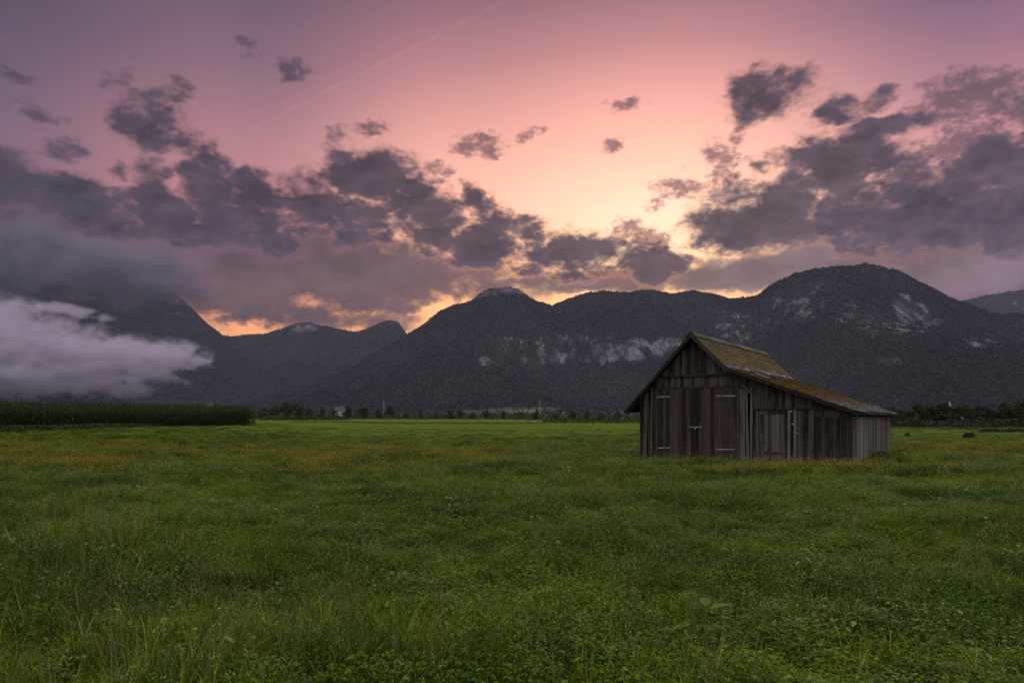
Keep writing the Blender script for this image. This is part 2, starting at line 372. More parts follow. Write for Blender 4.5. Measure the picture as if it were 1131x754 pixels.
def instancer(name, pts, idx, rot, scl, coll):
    me = bpy.data.meshes.new(name); n = len(pts); me.vertices.add(n)
    me.vertices.foreach_set('co', np.ascontiguousarray(pts, np.float32).ravel())
    me.attributes.new('idx', 'INT', 'POINT').data.foreach_set('value', np.ascontiguousarray(idx, np.int32))
    me.attributes.new('rot', 'FLOAT_VECTOR', 'POINT').data.foreach_set('vector', np.ascontiguousarray(rot, np.float32).ravel())
    me.attributes.new('scl', 'FLOAT_VECTOR', 'POINT').data.foreach_set('vector', np.ascontiguousarray(scl, np.float32).ravel())
    o = link(name, me); g = bpy.data.node_groups.new(name, 'GeometryNodeTree')
    g.interface.new_socket('Geometry', in_out='INPUT', socket_type='NodeSocketGeometry')
    g.interface.new_socket('Geometry', in_out='OUTPUT', socket_type='NodeSocketGeometry')
    gi = g.nodes.new('NodeGroupInput'); go = g.nodes.new('NodeGroupOutput'); ip = g.nodes.new('GeometryNodeInstanceOnPoints')
    ci = g.nodes.new('GeometryNodeCollectionInfo'); ci.inputs['Collection'].default_value = coll
    ci.inputs['Separate Children'].default_value = True; ci.inputs['Reset Children'].default_value = True
    def na(nm, ty):
        a = g.nodes.new('GeometryNodeInputNamedAttribute'); a.data_type = ty; a.inputs['Name'].default_value = nm; return a.outputs['Attribute']
    L = g.links.new; L(gi.outputs[0], ip.inputs['Points']); L(ci.outputs[0], ip.inputs['Instance']); ip.inputs['Pick Instance'].default_value = True
    L(na('idx', 'INT'), ip.inputs['Instance Index']); L(na('scl', 'FLOAT_VECTOR'), ip.inputs['Scale']); L(na('rot', 'FLOAT_VECTOR'), ip.inputs['Rotation'])
    L(ip.outputs[0], go.inputs[0]); md = o.modifiers.new('scatter', 'NODES'); md.node_group = g
    return o

# barn frame: u along the front, v into the depth
BU = Vector((.82, -.572, 0)); BV = Vector((.572, .82, 0)); B0 = Vector((5.91, 33., 0)); BRZ = math.atan2(-.572, .82)
def barn_local(x, y):
    dx = np.asarray(x)-B0.x; dy = np.asarray(y)-B0.y
    return dx*BU.x+dy*BU.y, dx*BV.x+dy*BV.y
def fb2(x, y, s, seed):
    return np.array([mnoise.fractal(Vector((a*s, b*s, seed)), 1., 2.1, 3) for a, b in zip(x, y)])
def make_meadow():
    P = []
    for d0, d1, dens in ((2.2, 5, 62), (5, 8, 60), (8, 12, 44), (12, 18, 26), (18, 28, 12), (28, 45, 5.5), (45, 68, 2.2), (68, 84, 1.1), (84, 125, .4)):
        area = .92*(d1*d1-d0*d0); n = int(area*dens); d = np.sqrt(rng.uniform(d0*d0, d1*d1, n)); x = rng.uniform(-.92, .92, n)*d; P.append(np.stack([x, d], 1))
    # taller grass left standing along the barn walls
    n = 900; s = rng.uniform(-.6, 9.6, n); P.append(np.stack([B0.x+BU.x*s+BV.x*(q := -rng.exponential(.22, n)-.06), B0.y+BU.y*s+BV.y*q], 1)); nb = n
    n = 420; s = rng.uniform(-.3, 11, n); e = 9.0+rng.exponential(.25, n); P.append(np.stack([B0.x+BV.x*s+BU.x*e, B0.y+BV.y*s+BU.y*e], 1)); nb += n
    P = np.concatenate(P); x, y = P[:, 0], P[:, 1]; edge = np.zeros(len(P), bool); edge[-nb:] = True
    bx, by = barn_local(x, y); keep = ~((bx > -.02) & (bx < 8.93) & (by > -.04) & (by < 10.6)); x, y, edge = x[keep], y[keep], edge[keep]
    n = len(x); d = np.hypot(x, y); clov = fb2(x, y, .16, 3.) + .55*np.exp(-((d-13)/6.)**2) - .25*sstep(5, 2, d); tall = fb2(x, y, .30, 9.)
    r = rng.random(n); idx = rng.integers(0, 4, n)
    idx = np.where(r < .22+.5*tall+.10*sstep(-4, 6, x)+.10*sstep(11, 5, d)+.22*sstep(.5, 3.5, x)*sstep(9, 5.5, d), 4+rng.integers(0, 4, n), idx)
    idx = np.where(rng.random(n) < .34+.75*clov, 8+rng.integers(0, 4, n), idx)
    idx = np.where(rng.random(n) < np.clip(.035+.08*tall-.06*clov+.05*(x > 1), .01, .16), 12+rng.integers(0, 3, n), idx)
    idx = np.where((rng.random(n) < .025+.03*(clov > .2)) & (d < 25), 15+rng.integers(0, 2, n), idx)
    idx = np.where(edge, np.where(rng.random(n) < .7, 4+rng.integers(0, 4, n), 8+rng.integers(0, 4, n)), idx)
    w = 1+.035*np.clip(d-8, 0, 60); h = np.clip(1+.16*rng.standard_normal(n), .5, 1.5)*np.clip(1+.9*tall, .5, 1.9)*(1-.62*sstep(45, 100, d))
    h = np.where(edge, .6*np.clip(1+.3*rng.standard_normal(n), .6, 1.7), h)
    scl = np.stack([w, w, h], 1)*rng.uniform(.8, 1.25, n)[:, None]
    rot = np.stack([rng.normal(0, .10, n), rng.normal(0, .10, n), rng.uniform(0, 6.28, n)], 1)
    tag(instancer('meadow_grass', np.stack([x, y, ground_z(x, y)-.01], 1), idx, rot, scl, tuft_col), 'uncut green meadow grass and clover filling the foreground', None, kind='stuff')
    # orange flower heads
    n = 160000; x = rng.uniform(-60, 52, n); y = rng.uniform(18, 62, n); m = flower_mask(x, y); nn = fb2(x, y, .35, 5.)
    keep = (rng.random(n) < m**.8*np.clip(.24+1.5*nn, .03, 1)*np.clip(18/y, .2, .9)); bx, by = barn_local(x, y); keep &= ~((bx > -.1) & (bx < 9.1) & (by > -.15) & (by < 10.7)); x, y = x[keep], y[keep]; n = len(x)
    print('flowers', n)
    scl = np.stack([1+.015*y]*2+[np.ones(n)], 1)*rng.uniform(.85, 1.25, n)[:, None]
    rot = np.stack([np.zeros(n), np.zeros(n), rng.uniform(0, 6.28, n)], 1)
    tag(instancer('meadow_flowers', np.stack([x, y, ground_z(x, y)-.02], 1), 17+rng.integers(0, 3, n), rot, scl, tuft_col), 'orange and yellow flower heads scattered in patches over the meadow', None, kind='stuff')
make_meadow()

# ================================================================== BARN
def wood(name, dark, light, gray=.0, rough=.85):
    m, t, b = material(name); p = t.obj(); tint = t.attr('tint')
    q = t.v('ADD', p, t.comb(t.m('MULTIPLY', tint, 37.), t.m('MULTIPLY', tint, 19.), t.m('MULTIPLY', tint, 53.)))
    st = t.noise(t.v('MULTIPLY', q, (15., 15., .55)), 1.4, 7., .72, .5); big = t.noise(t.v('MULTIPLY', q, (3., 3., .8)), 1., 4., .6)
    f = t.m('ADD', t.m('MULTIPLY', st, .75), t.m('MULTIPLY_ADD', t.m('SUBTRACT', tint, .5), .24, t.m('MULTIPLY', big, .27)))
    c = t.mix(t.mr(f, .36, .66), dark, light)
    c = t.mix(t.m('MULTIPLY', t.mr(t.m('ADD', big, t.m('MULTIPLY', t.sep(p)[2], -.12)), .42, .62), gray), c, (.13, .125, .13, 1))   # silvered weathering, washed away up high
    c = t.mix(t.mr(t.noise(t.v('MULTIPLY', q, (9., 9., 2.)), 2., 5.), .63, .72, 0., .6), c, (.015, .012, .011, 1))                # knots and stains
    t.l.new(c, b.inputs['Base Color']); b.inputs['Roughness'].default_value = rough; b.inputs['Specular IOR Level'].default_value = .15
    t.l.new(t.bump(st, .6, .01), b.inputs['Normal']); return m
W_WALL = wood('weathered_plank', (.011, .009, .0078, 1), (.084, .068, .057, 1), .24)
W_DOOR = wood('dark_door_plank', (.012, .0085, .007, 1), (.058, .042, .033, 1), .10)
W_GREY = wood('silvered_plank', (.040, .034, .030, 1), (.160, .138, .124, 1), .35)
W_PALE = wood('pale_post', (.030, .025, .021, 1), (.150, .130, .112, 1), .4)
W_BEAM = wood('reddish_beam', (.022, .013, .011, 1), (.055, .034, .028, 1), 0.)
W_BLACK = wood('dark_eave_board', (.014, .012, .011, 1), (.045, .038, .034, 1), 0.)
m, t, b = material('galvanised_strap'); b.inputs['Base Color'].default_value = (.42, .40, .41, 1); b.inputs['Metallic'].default_value = .4; b.inputs['Roughness'].default_value = .55
c = t.mix(t.mr(t.noise(t.obj(), 9., 4.), .4, .7), (.30, .285, .29, 1), (.13, .10, .085, 1)); t.l.new(c, b.inputs['Base Color']); M_STRAP = m

def moss_mat(name, lean):
    m, t, b = material(name); p = t.obj(); x, y, z = t.sep(p)[:]; tint = t.attr('tint')
    n = t.noise(p, 1.6, 7., .72); nf = t.noise(p, 6., 6., .72); n2 = t.noise(t.v('ADD', p, (9., 4., 2.)), .8, 4., .6)
    bare = t.mix(t.m('MULTIPLY_ADD', nf, 1.2, t.m('MULTIPLY_ADD', tint, .5, -.35), clamp=True), (.035, .029, .026, 1), (.19, .165, .160, 1))
    bare = t.mix(t.mr(tint, .955, .97), bare, (.50, .46, .48, 1))        # a few replaced, bleached shingles
    olive = t.mix(nf, (.030, .032, .008, 1), (.125, .112, .022, 1)); rust = t.mix(nf, (.050, .028, .008, 1), (.20, .112, .020, 1))
    moss = t.mix(t.mr(t.m('ADD', n2, t.m('MULTIPLY', t.m('SUBTRACT', nf, .5), .8)), .40, .68), rust, olive); moss = t.mix(t.mr(t.noise(p, 3.5, 6., .7), .50, .66, 0., .75), moss, (.028, .024, .016, 1))
    if lean: cov = t.m('ADD', t.mr(x, 9.1, 7.0, -.26, .30, False), t.mr(x, 4.2, 4.9, -.30, 0.)); moss = t.mix(.75, moss, rust)
    else: cov = t.mr(z, 3.9, 4.35, -.14, .24)
    k = t.mr(t.m('ADD', t.m('ADD', n, cov), t.m('MULTIPLY', t.m('SUBTRACT', nf, .5), .7)), .44, .60)
    moss = t.mix(t.mr(t.noise(p, .9, 5., .65), .38, .60, .45, 0.), moss, (.022, .019, .013, 1)); t.l.new(t.mix(k, bare, moss), b.inputs['Base Color'])
    b.inputs['Roughness'].default_value = .75; b.inputs['Specular IOR Level'].default_value = .2
    t.l.new(t.bump(t.m('ADD', nf, t.m('MULTIPLY', k, .6)), .8, .03), b.inputs['Normal']); return m
M_ROOF = moss_mat('mossy_shingle', False); M_LEAN = moss_mat('mossy_lean_to_shingle', True)

DEPTH = 10.6; YF, YB = -.45, 11.0
EL, AP, BR, ER = (-.58, 2.12), (2.60, 5.44), (4.165, 3.89), (9.24, 1.98)          # roof profile, top surface
def roof_z(x):
    pts = (EL, AP, BR, ER)
    for (xa, za), (xb, zb) in zip(pts, pts[1:]):
        if x <= xb: return za+(zb-za)*(x-xa)/(xb-xa)
    return ER[1]
def under(x): return roof_z(x)-.17

def planks(mb, x0, x1, zb, zt, y, th=.035, wmin=.09, wmax=.19, gap=.008, ragged=0., back=False):
    """vertical boards along local x; zb / zt are functions of x"""
    x = x0
    while x < x1-.02:
        w = min(random.uniform(wmin, wmax), x1-x); w = w if x1-x-w > .05 else x1-x
        g = random.uniform(.3, 1.6)*gap; xa, xb = x+g*.5, x+w-g*.5; j = random.uniform(0, .016); s = random.uniform(-1, 1)*gap*.8
        rz = random.uniform(-ragged, ragged)
        yo = y-j
        mb.prism([(xa+s, yo, zb(xa)+rz), (xb+s, yo, zb(xb)+rz*.5), (xb-s, yo, zt(xb)), (xa-s, yo, zt(xa))], (0, -th, 0)); x += w
def side_planks(mb, y0, y1, z0, z1, x, th=.035, gap=.006, wmin=.15, wmax=.3):
    y = y0
    while y < y1-.02:
        w = min(random.uniform(wmin, wmax), y1-y); g = random.uniform(.3, 1.6)*gap; j = random.uniform(0, .016); zz = z1+random.uniform(-.02, .0)
        mb.prism([(x+j, y+g, z0), (x+j, y+w-g, z0), (x+j, y+w-g, zz), (x+j, y+g, zz)], (th, 0, 0)); y += w
def shingles(mb, pa, pb, y0, y1, row=.16, th=.024):
    (xa, za), (xb, zb) = pa, pb; L = math.hypot(xb-xa, zb-za); ux, uz = (xb-xa)/L, (zb-za)/L; nx, nz = -uz*(1 if ux > 0 else -1), abs(ux)
    n = int(L/row); row = L/n
    for r in range(n):
        s0, s1 = r*row-(.05 if r else 0), (r+1)*row+.012*random.random(); y = y0-random.uniform(0, .1)
        y = y0
        while y < y1-.01:
            w = min(random.uniform(.11, .3), y1-y); lift = .016+random.uniform(0, .024); e = random.uniform(-.045, .04) if r < n-1 else random.uniform(-.09, .10)
            def P(s, yy, h): return (xa+ux*s+nx*h, yy, za+uz*s+nz*h)
            mb.prism([P(s0, y+.003, 0), P(s0, y+w-.003, 0), P(s1+e, y+w-.003, lift), P(s1+e, y+.003, lift)], (-nx*th, 0, -nz*th)); y += w
def slab(mb, pa, pb, y0, y1, off, th):
    (xa, za), (xb, zb) = pa, pb; mb.prism([(xa, y0, za-off), (xb, y0, zb-off), (xb, y0, zb-off-th), (xa, y0, za-off-th)], (0, y1-y0, 0), .4)

def make_barn():
    R = empty('wooden_barn', (B0.x, B0.y, 0.), BRZ)
    tag(R, 'old weathered wooden hay barn with mossy roof and lean-to, alone in the meadow', 'barn')
    c0 = lambda z: (lambda x: z)
    zb = -.5
    # --- front of the main barn
    mb = MB()
    planks(mb, 0., .87, c0(zb), lambda x: under(x)-.02, 0., gap=.05, wmin=.13, wmax=.22, ragged=.02)
    planks(mb, .87, 4.50, c0(3.07), lambda x: min(3.66, under(x)-.02), .01, gap=.008)
    mb.build('front_wall', W_WALL, R)
    mb = MB(); planks(mb, 4.60, 5.16, c0(zb), lambda x: min(2.95, under(x)-.02), 0., gap=.05, wmin=.10, wmax=.17, ragged=.03); mb.build('slatted_boards', W_PALE, R)
    mb = MB(); planks(mb, .92, 4.30, lambda x: 3.60, lambda x: max(3.63, under(x)-.02), -.055, gap=.006); mb.build('gable_boards', W_WALL, R)
    mb = MB(); mb.box(.86, -.115, 3.555, 4.24, -.06, 3.655, .3); mb.build('tie_beam', W_BEAM, R)
    mb = MB(); mb.box(.80, -.075, 3.03, 4.56, -.012, 3.10, .3); mb.build('door_lintel', W_BEAM, R)
    for x, w in ((.80, .085), (4.50, .09)):
        mb = MB(); mb.box(x, -.085, zb, x+w, .0, 3.03, .6); mb.build('door_post', W_WALL, R)
    for k, (x0, x1) in enumerate(((.89, 2.675), (2.69, 4.49))):
        mb = MB(); planks(mb, x0, x1, c0(-.14), c0(3.02), -.02, th=.04, gap=.006, wmin=.12, wmax=.2, ragged=.03); d = mb.build('door', W_DOOR, R)
        for z in (2.68, .375):
            h = MB(); xa, xb = ((.86, 1.52) if k == 0 else (3.62, 4.42)); dz = random.uniform(-.015, .03)
            h.prism([(xa, -.081, z-.026), (xb, -.081, z-.026+dz), (xb, -.081, z+.026+dz), (xa, -.081, z+.026)], (0, -.012, 0)); h.build('hinge_strap', M_STRAP, d)
        bt = MB(); xa = 2.37 if k == 0 else 2.83; bt.box(xa, -.105, .0, xa+.08, -.079, 1.45 if k == 0 else 1.5, .7); bt.build('batten', W_WALL, d)
        if k == 0:
            h = MB(); h.box(2.42, -.135, 1.31, 2.99, -.108, 1.355); h.box(2.66, -.14, 1.24, 2.70, -.109, 1.305); h.build('latch', M_STRAP, d)
    # slanting board following the original roof line, over the junction with the lean-to
    mb = MB(); mb.prism([(3.98, -.10, 3.74), (4.20, -.10, 3.74), (5.16, -.10, 2.80), (5.02, -.10, 2.74)], (0, -.03, 0), .45); mb.build('slanting_board', W_WALL, R)
    # --- lean-to front
    mb = MB()
    planks(mb, 5.17, 9.0, lambda x: min(2.10, under(x)-.05), lambda x: under(x)-.02, .0, gap=.008); planks(mb, 4.3, 5.17, lambda x: 2.75, lambda x: under(x)-.02, .02, gap=.01)
    mb.build('lean_to_gable_boards', W_WALL, R)
    mb = MB(); mb.box(5.30, -.105, 2.07, 8.62, -.058, 2.15, .4); mb.build('lean_to_beam', W_BEAM, R)
    mb = MB(); planks(mb, 5.17, 5.44, c0(zb), c0(2.06), 0., gap=.012, wmin=.09, wmax=.14); planks(mb, 6.52, 7.58, c0(zb), c0(2.06), .0, gap=.012); planks(mb, 5.44, 6.52, c0(1.87), c0(2.06), .0, wmin=.3, wmax=.6)
    planks(mb, 7.58, 8.86, c0(1.78), lambda x: min(2.05, under(x)-.06), .0, wmin=.3, wmax=.6); mb.build('lean_to_wall', W_WALL, R)
    mb = MB(); planks(mb, 5.45, 6.51, c0(-.16), c0(1.86), -.035, gap=.008, ragged=.03); d = mb.build('lean_to_door', wood('grey_lean_to_door', (.022, .018, .0155, 1), (.112, .092, .078, 1), .2), R)
    h = MB(); h.box(5.50, -.105, .22, 6.46, -.091, .34, .5); h.build('ledge_board', W_WALL, d)
    mb = MB(); planks(mb, 7.60, 8.85, c0(-.18), c0(1.77), -.035, gap=.008, ragged=.03); d = mb.build('lean_to_door', W_DOOR, R)
    h = MB(); h.box(7.95, -.108, 1.70, 8.80, -.092, 1.765, .6); h.build('head_board', W_WALL, d)
    for x, w in ((6.56, .1), (6.80, .1), (7.47, .11)):
        mb = MB(); mb.box(x, -.10, zb, x+w, -.056, 2.05, random.uniform(.5, .9)); mb.build('post', W_PALE if x < 7 else W_WALL, R)
    for x, z in ((6.72, 1.45), (6.92, 1.30), (6.90, 1.10), (6.58, 1.22), (6.66, 1.97)):
        mb = MB(); mb.box(x, -.125, z, x+.09, -.103, z+.05); mb.build('iron_fitting', M_STRAP, R)
    mb = MB(); mb.box(8.86, -.08, zb, 8.98, .05, 1.93, .3); mb.build('corner_post', W_WALL, R)
    # --- side and back walls
    mb = MB(); side_planks(mb, .06, DEPTH, zb, 1.93, 8.92); mb.build('side_wall', W_GREY, R)
    mb = MB()
    for y, w in ((1.9, .10), (2.75, .09), (3.4, .08)): mb.box(8.975, y, -.2, 9.0, y+w, 1.93, .99)
    mb.build('cover_strip', wood('bleached_strip', (.22, .2, .2, 1), (.34, .32, .32, 1), 0.), R)
    mb = MB(); side_planks(mb, .04, DEPTH, zb, 2.52, -.045); mb.build('side_wall', W_WALL, R)
    mb = MB(); planks(mb, 0., 8.9, c0(zb), lambda x: under(x)-.02, DEPTH+.03, gap=.006); mb.build('back_wall', W_WALL, R)
    # --- roofs
    for nm, a, bb, mt in (('left_roof', AP, EL, M_ROOF), ('right_roof', AP, BR, M_ROOF), ('lean_to_roof', BR, ER, M_LEAN)):
        mb = MB(); slab(mb, a, bb, YF+.02, YB-.02, .05, .07); r = mb.build(nm, W_BLACK, R)
        mb = MB(); shingles(mb, a, bb, YF, YB); mb.build('shingles', mt, r)
    mb = MB(); y = YF-.03
    while y < YB:
        w = random.uniform(1.6, 2.6); w = min(w, YB+.03-y); j = random.uniform(0, .02)
        for s in (-1, 1): mb.prism([(AP[0]-.005*s, y, AP[1]+.065+j), (AP[0]+s*.24, y, AP[1]-.155+j), (AP[0]+s*.24, y, AP[1]-.185+j), (AP[0]-.005*s, y, AP[1]+.033+j)], (0, w-.015, 0))
        y += w
    mb.build('ridge_cap', wood('ridge_board', (.032, .034, .018, 1), (.10, .095, .06, 1), .1), R)
    for a, bb, nm in ((AP, EL, 'verge_board'), (AP, BR, 'verge_board'), (BR, ER, 'verge_board')):
        mb = MB(); o0, o1 = (.035, .21) if bb is not ER else (.035, .17)
        mb.prism([(a[0], YF-.005, a[1]-o0), (bb[0], YF-.005, bb[1]-o0), (bb[0], YF-.005, bb[1]-o1), (a[0], YF-.005, a[1]-o1)], (0, -.03, 0), random.random()); mb.build(nm, W_BLACK, R)
    for k in range(8):
        y = YF+.25+k*1.5
        for a, bb in ((AP, EL), (BR, ER)):
            mb = MB()
            mb.prism([(bb[0]+(a[0]-bb[0])*.02, y, bb[1]-.13), (bb[0]+(a[0]-bb[0])*.35, y, bb[1]+(a[1]-bb[1])*.35-.13), (bb[0]+(a[0]-bb[0])*.35, y, bb[1]+(a[1]-bb[1])*.35-.25), (bb[0]+(a[0]-bb[0])*.02, y, bb[1]-.22)], (0, .1, 0)); mb.build('rafter', W_BLACK, R)
    mb = MB(); mb.prism([(4.9, 1.0, roof_z(4.9)+.075), (5.5, 1.0, roof_z(5.5)+.075), (5.5, 1.0, roof_z(5.5)+.065), (4.9, 1.0, roof_z(4.9)+.065)], (0, .35, 0)); mb.build('patch_sheet', M_STRAP, R)
make_barn()

# ================================================================== LEAFY PLANTS
def foliage_mat(name, lo, hi, transl=.25):
    m, t, b = material(name); p = t.obj()
    n = t.noise(p, .5, 4., .6); c = t.mix(t.mr(t.m('ADD', t.m('MULTIPLY', n, .6), t.m('MULTIPLY', t.attr('tint'), .4)), .3, .7), lo, hi)
    c = t.mix(t.m('MULTIPLY', t.rnd(), .5), c, t.mix(.5, c, (.05, .045, .012, 1)))
    t.l.new(c, b.inputs['Base Color']); b.inputs['Roughness'].default_value = .7; b.inputs['Specular IOR Level'].default_value = .1
    tr = t.n.new('ShaderNodeBsdfTranslucent'); t.l.new(c, tr.inputs[0]); mx = t.n.new('ShaderNodeMixShader'); mx.inputs[0].default_value = transl
    t.l.new(b.outputs[0], mx.inputs[1]); t.l.new(tr.outputs[0], mx.inputs[2]); t.l.new(mx.outputs[0], t.n['Material Output'].inputs[0]); return m
M_LEAF = foliage_mat('broadleaf_foliage', (.018, .028, .010, 1), (.060, .080, .026, 1))
M_DARKLEAF = foliage_mat('dark_foliage', (.012, .020, .009, 1), (.040, .054, .020, 1))
M_WEED = foliage_mat('weed_leaves', (.026, .060, .004, 1), (.085, .140, .012, 1))
M_MAIZE = foliage_mat('maize_leaves', (.018, .034, .009, 1), (.050, .080, .020, 1))
M_BARK = wood('tree_bark', (.02, .017, .014, 1), (.06, .05, .04, 1), 0.)

def quads_cloud(C, size, rg):
    """one randomly turned leaf-clump quad per centre"""
    n = len(C); u = rg.standard_normal((n, 3)); u /= np.linalg.norm(u, axis=1)[:, None]; v = np.cross(u, rg.standard_normal((n, 3))); v /= np.linalg.norm(v, axis=1)[:, None]
    s = (size*rg.uniform(.6, 1.4, n))[:, None]; u = u*s; v = v*s*.7
    V = np.stack([C-u, C-v*.9+u*.1, C+u, C+v*.9-u*.1], 1).reshape(-1, 3); return V, np.arange(4*n).reshape(n, 4)
def make_crown(h, w, seed, nleaf, size, lobes=11, base=.16, ragged=.12):
    rg = np.random.default_rng(seed); C = []
    for k in range(lobes):
        zz = rg.uniform(base+.1, .88); env = w*.5*math.sin(math.pi*min(1., max(.05, (zz-base)/(1.02-base)))**.8)
        a = rg.uniform(0, 6.28); q = env*rg.uniform(.2, .75); c = np.array([q*math.cos(a), q*math.sin(a), zz*h]); r = rg.uniform(.16, .30)*min(w, h)
        n = nleaf//lobes; dd = rg.standard_normal((n, 3)); dd /= np.linalg.norm(dd, axis=1)[:, None]
        rad = r*rg.uniform(.35, 1.0, n)**.5*(1+ragged*rg.standard_normal(n)); p = c+dd*rad[:, None]*np.array([1, 1, .85]); C.append(p)
    C = np.concatenate(C); C = C[C[:, 2] > base*h*.7]; V, Fa = quads_cloud(C, size, rg)
    return mesh_np('crown', V, Fa, {'tint': ('FACE', rg.random(len(Fa)))})
def make_trunk(h, w, seed):
    random.seed(seed); mb = MB(); r = h*.022; top = (random.uniform(-.3, .3), random.uniform(-.3, .3), h*.62)
    mb.tube((0, 0, -.4), (top[0]*.4, top[1]*.4, h*.28), r*1.25, r, 8, .5); mb.tube((top[0]*.4, top[1]*.4, h*.28), top, r, r*.4, 7, .5)
    for k in range(6):
        a = k*1.05+random.random(); z = h*random.uniform(.22, .5); mb.tube((0, 0, z), (math.cos(a)*w*.3, math.sin(a)*w*.3, z+h*random.uniform(.14, .3)), r*.5, r*.15, 5, .5)
    return mb.mesh('trunk')
PROTO = []
for k in range(7):
    hh, ww = ((10, 10), (10, 8), (10, 12), (10, 6.5), (10, 9), (10, 13), (10, 7.5))[k]
    PROTO.append((make_crown(hh, ww, 100+k, 2600, .42, 9+k % 4*2, (.10, .16, .05, .2, .08, .03, .12)[k]), make_trunk(hh, ww, 50+k)))
def tree(px, d, top_py, k, label, group=None, wscale=1., name='broadleaf_tree', mat=None):
    x = (px-CX)/F_PX*d; z = gz(x, d); top = EYE+(HY-top_py)/F_PX*d; h = top-z; s = h/10.3
    R = empty(name, (x, d, z), random.uniform(0, 6.28)); R.scale = (s*wscale, s*wscale, s); tag(R, label, 'tree', group)
    me = PROTO[k % 7][0]
    link('crown', me, M_LEAF, R); o = R.children[0]
    if mat: o.material_slots[0].link = 'OBJECT'; o.material_slots[0].material = mat
    link('trunk', PROTO[k % 7][1], M_BARK, R); return R
random.seed(21)
GA = 'trees along the far edge of the fields'
for px, d, tp, k, ws, lab in (
    (254, 640, 447, 4, 1.0, 'dark tree showing just above the right end of the maize field'), (291, 660, 450, 2, .9, 'low dark tree right beside the end of the maize field'), (303, 660, 448.5, 1, .9, 'small rounded dark tree between the low tree and the big dark clump'),
    (317, 650, 442.5, 5, .8, 'biggest tree of the dark clump left of the white farmhouse'), (330, 655, 445, 0, .9, 'right-hand shoulder tree of the dark clump left of the farmhouse'), (341, 655, 449.5, 2, .7, 'low tree trailing off right of the dark clump'),
    (356, 660, 451.5, 4, .9, 'small lone tree between the dark clump and the white farmhouse'), (369, 640, 452, 2, .75, 'low tree hiding the left foot of the white farmhouse'), (384, 640, 447.5, 3, 1.15, 'tall dark tree against the right side of the white farmhouse'),
    (402, 640, 448.5, 6, 1.15, 'dark rounded tree alone to the right of the farmhouse tree'), (418, 660, 451, 3, 1., 'slim tree left of the taller twin in the row'), (430, 650, 448, 1, 1., 'taller twin tree in the row right of the slim one'),
    (448, 720, 455, 2, .8, 'low bushy tree in the gap of the far row'), (465, 720, 453, 4, .8, 'medium hazy tree left of the middle of the far row'), (481, 740, 456, 0, .9, 'low hazy tree in the middle of the far row'),
    (497, 700, 451.5, 0, 1., 'broad hazy tree at the start of the thick middle row'), (508, 700, 452.5, 4, .9, 'second hazy tree leaning on the broad one'), (522, 760, 455, 2, .8, 'small pale tree below the green clearing'),
    (537, 700, 451.8, 5, .75, 'round dark tree in front of the green clearing'), (556, 760, 453.5, 4, .9, 'hazy tree at the right foot of the clearing'), (575, 760, 455, 2, .9, 'low hazy tree right of the clearing'),
    (592, 720, 453.5, 0, .95, 'rounded dark tree below the white pylon'), (614, 740, 456, 5, .8, 'broad low tree right of the pylon'), (633, 720, 453.3, 1, 1., 'dark tree halfway between the pylon and the barn'),
    (648, 740, 454, 4, 1., 'hazy tree left of the barn eave'), (664, 740, 455, 2, 1., 'low hazy tree nearer the barn eave'), (682, 740, 454.5, 0, 1., 'last hazy tree before the barn eave')):
    tree(px, d, tp, k, lab, GA, ws)
GW = 'trees of the wood right of the barn'
for px, d, tp, k, ws, lab in (
    (984, 420, 451, 2, .9, 'hazy tree just over the low end of the lean-to roof'), (996, 400, 454, 0, 1., 'low hazy tree beside the end of the barn eave'),
    (1006, 300, 455.5, 4, .9, 'first low tree at the left end of the wood'), (1018, 290, 447.5, 0, .9, 'tall pale rounded tree at the left end of the wood'), (1032, 290, 450.5, 1, 1., 'medium tree left of the dark crown under the spire'),
    (1043, 300, 447, 6, 1., 'dark crown standing just left of the church spire'), (1056, 290, 450, 0, .9, 'pale tree just right of the church spire'), (1069, 285, 448.5, 5, .75, 'broad tree in the middle of the wood'),
    (1085, 280, 450.5, 2, .9, 'dark rounded tree right of the broad one in the wood'), (1100, 285, 455, 4, 1., 'low tree in the dip of the wood skyline'), (1115, 275, 446.5, 0, 1., 'tall tree rising after the dip in the wood skyline'),
    (1130, 270, 442.5, 5, .8, 'tallest tree of the wood, cut by the right picture edge'), (1150, 275, 444, 0, 1., 'outermost tree of the wood past the tallest one')):
    tree(px, d, tp-2.5, k, lab, GW, ws*1.15, mat=None if k in (0, 5) else M_DARKLEAF)
random.seed(5)
# dense understorey filling the wood's foot
rg = np.random.default_rng(4); n = 9000; px = rg.uniform(985, 1175, n); d = rg.uniform(258, 330, n); x = (px-CX)/F_PX*d
hgt = 2.6+.8*np.sin(x*.22)+.6*np.sin(x*.55+1.); z = ground_z(x, d)+rg.random(n)*hgt
V, Fa = quads_cloud(np.stack([x, d, z], 1), .55, rg)
tag(link('undergrowth', mesh_np('undergrowth', V, Fa, {'tint': ('FACE', rg.random(n))}), M_DARKLEAF), 'dark undergrowth along the foot of the wood right of the barn', None, kind='stuff')
# far hazy belt of scrub behind the tree row
n = 16000; px = rg.uniform(240, 1000, n); d = rg.uniform(820, 1100, n); x = (px-CX)/F_PX*d
hgt = 5+3*np.sin(x*.031)+2.5*np.sin(x*.087+1.)+1.5*np.sin(x*.21); z = ground_z(x, d)+rg.random(n)*np.clip(hgt, 2.5, 12)
V, Fa = quads_cloud(np.stack([x, d, z], 1), 1.5, rg)
tag(link('far_scrub', mesh_np('far_scrub', V, Fa, {'tint': ('FACE', rg.random(n))}), M_LEAF), 'hazy belt of scrub behind the far row of trees', None, kind='stuff')

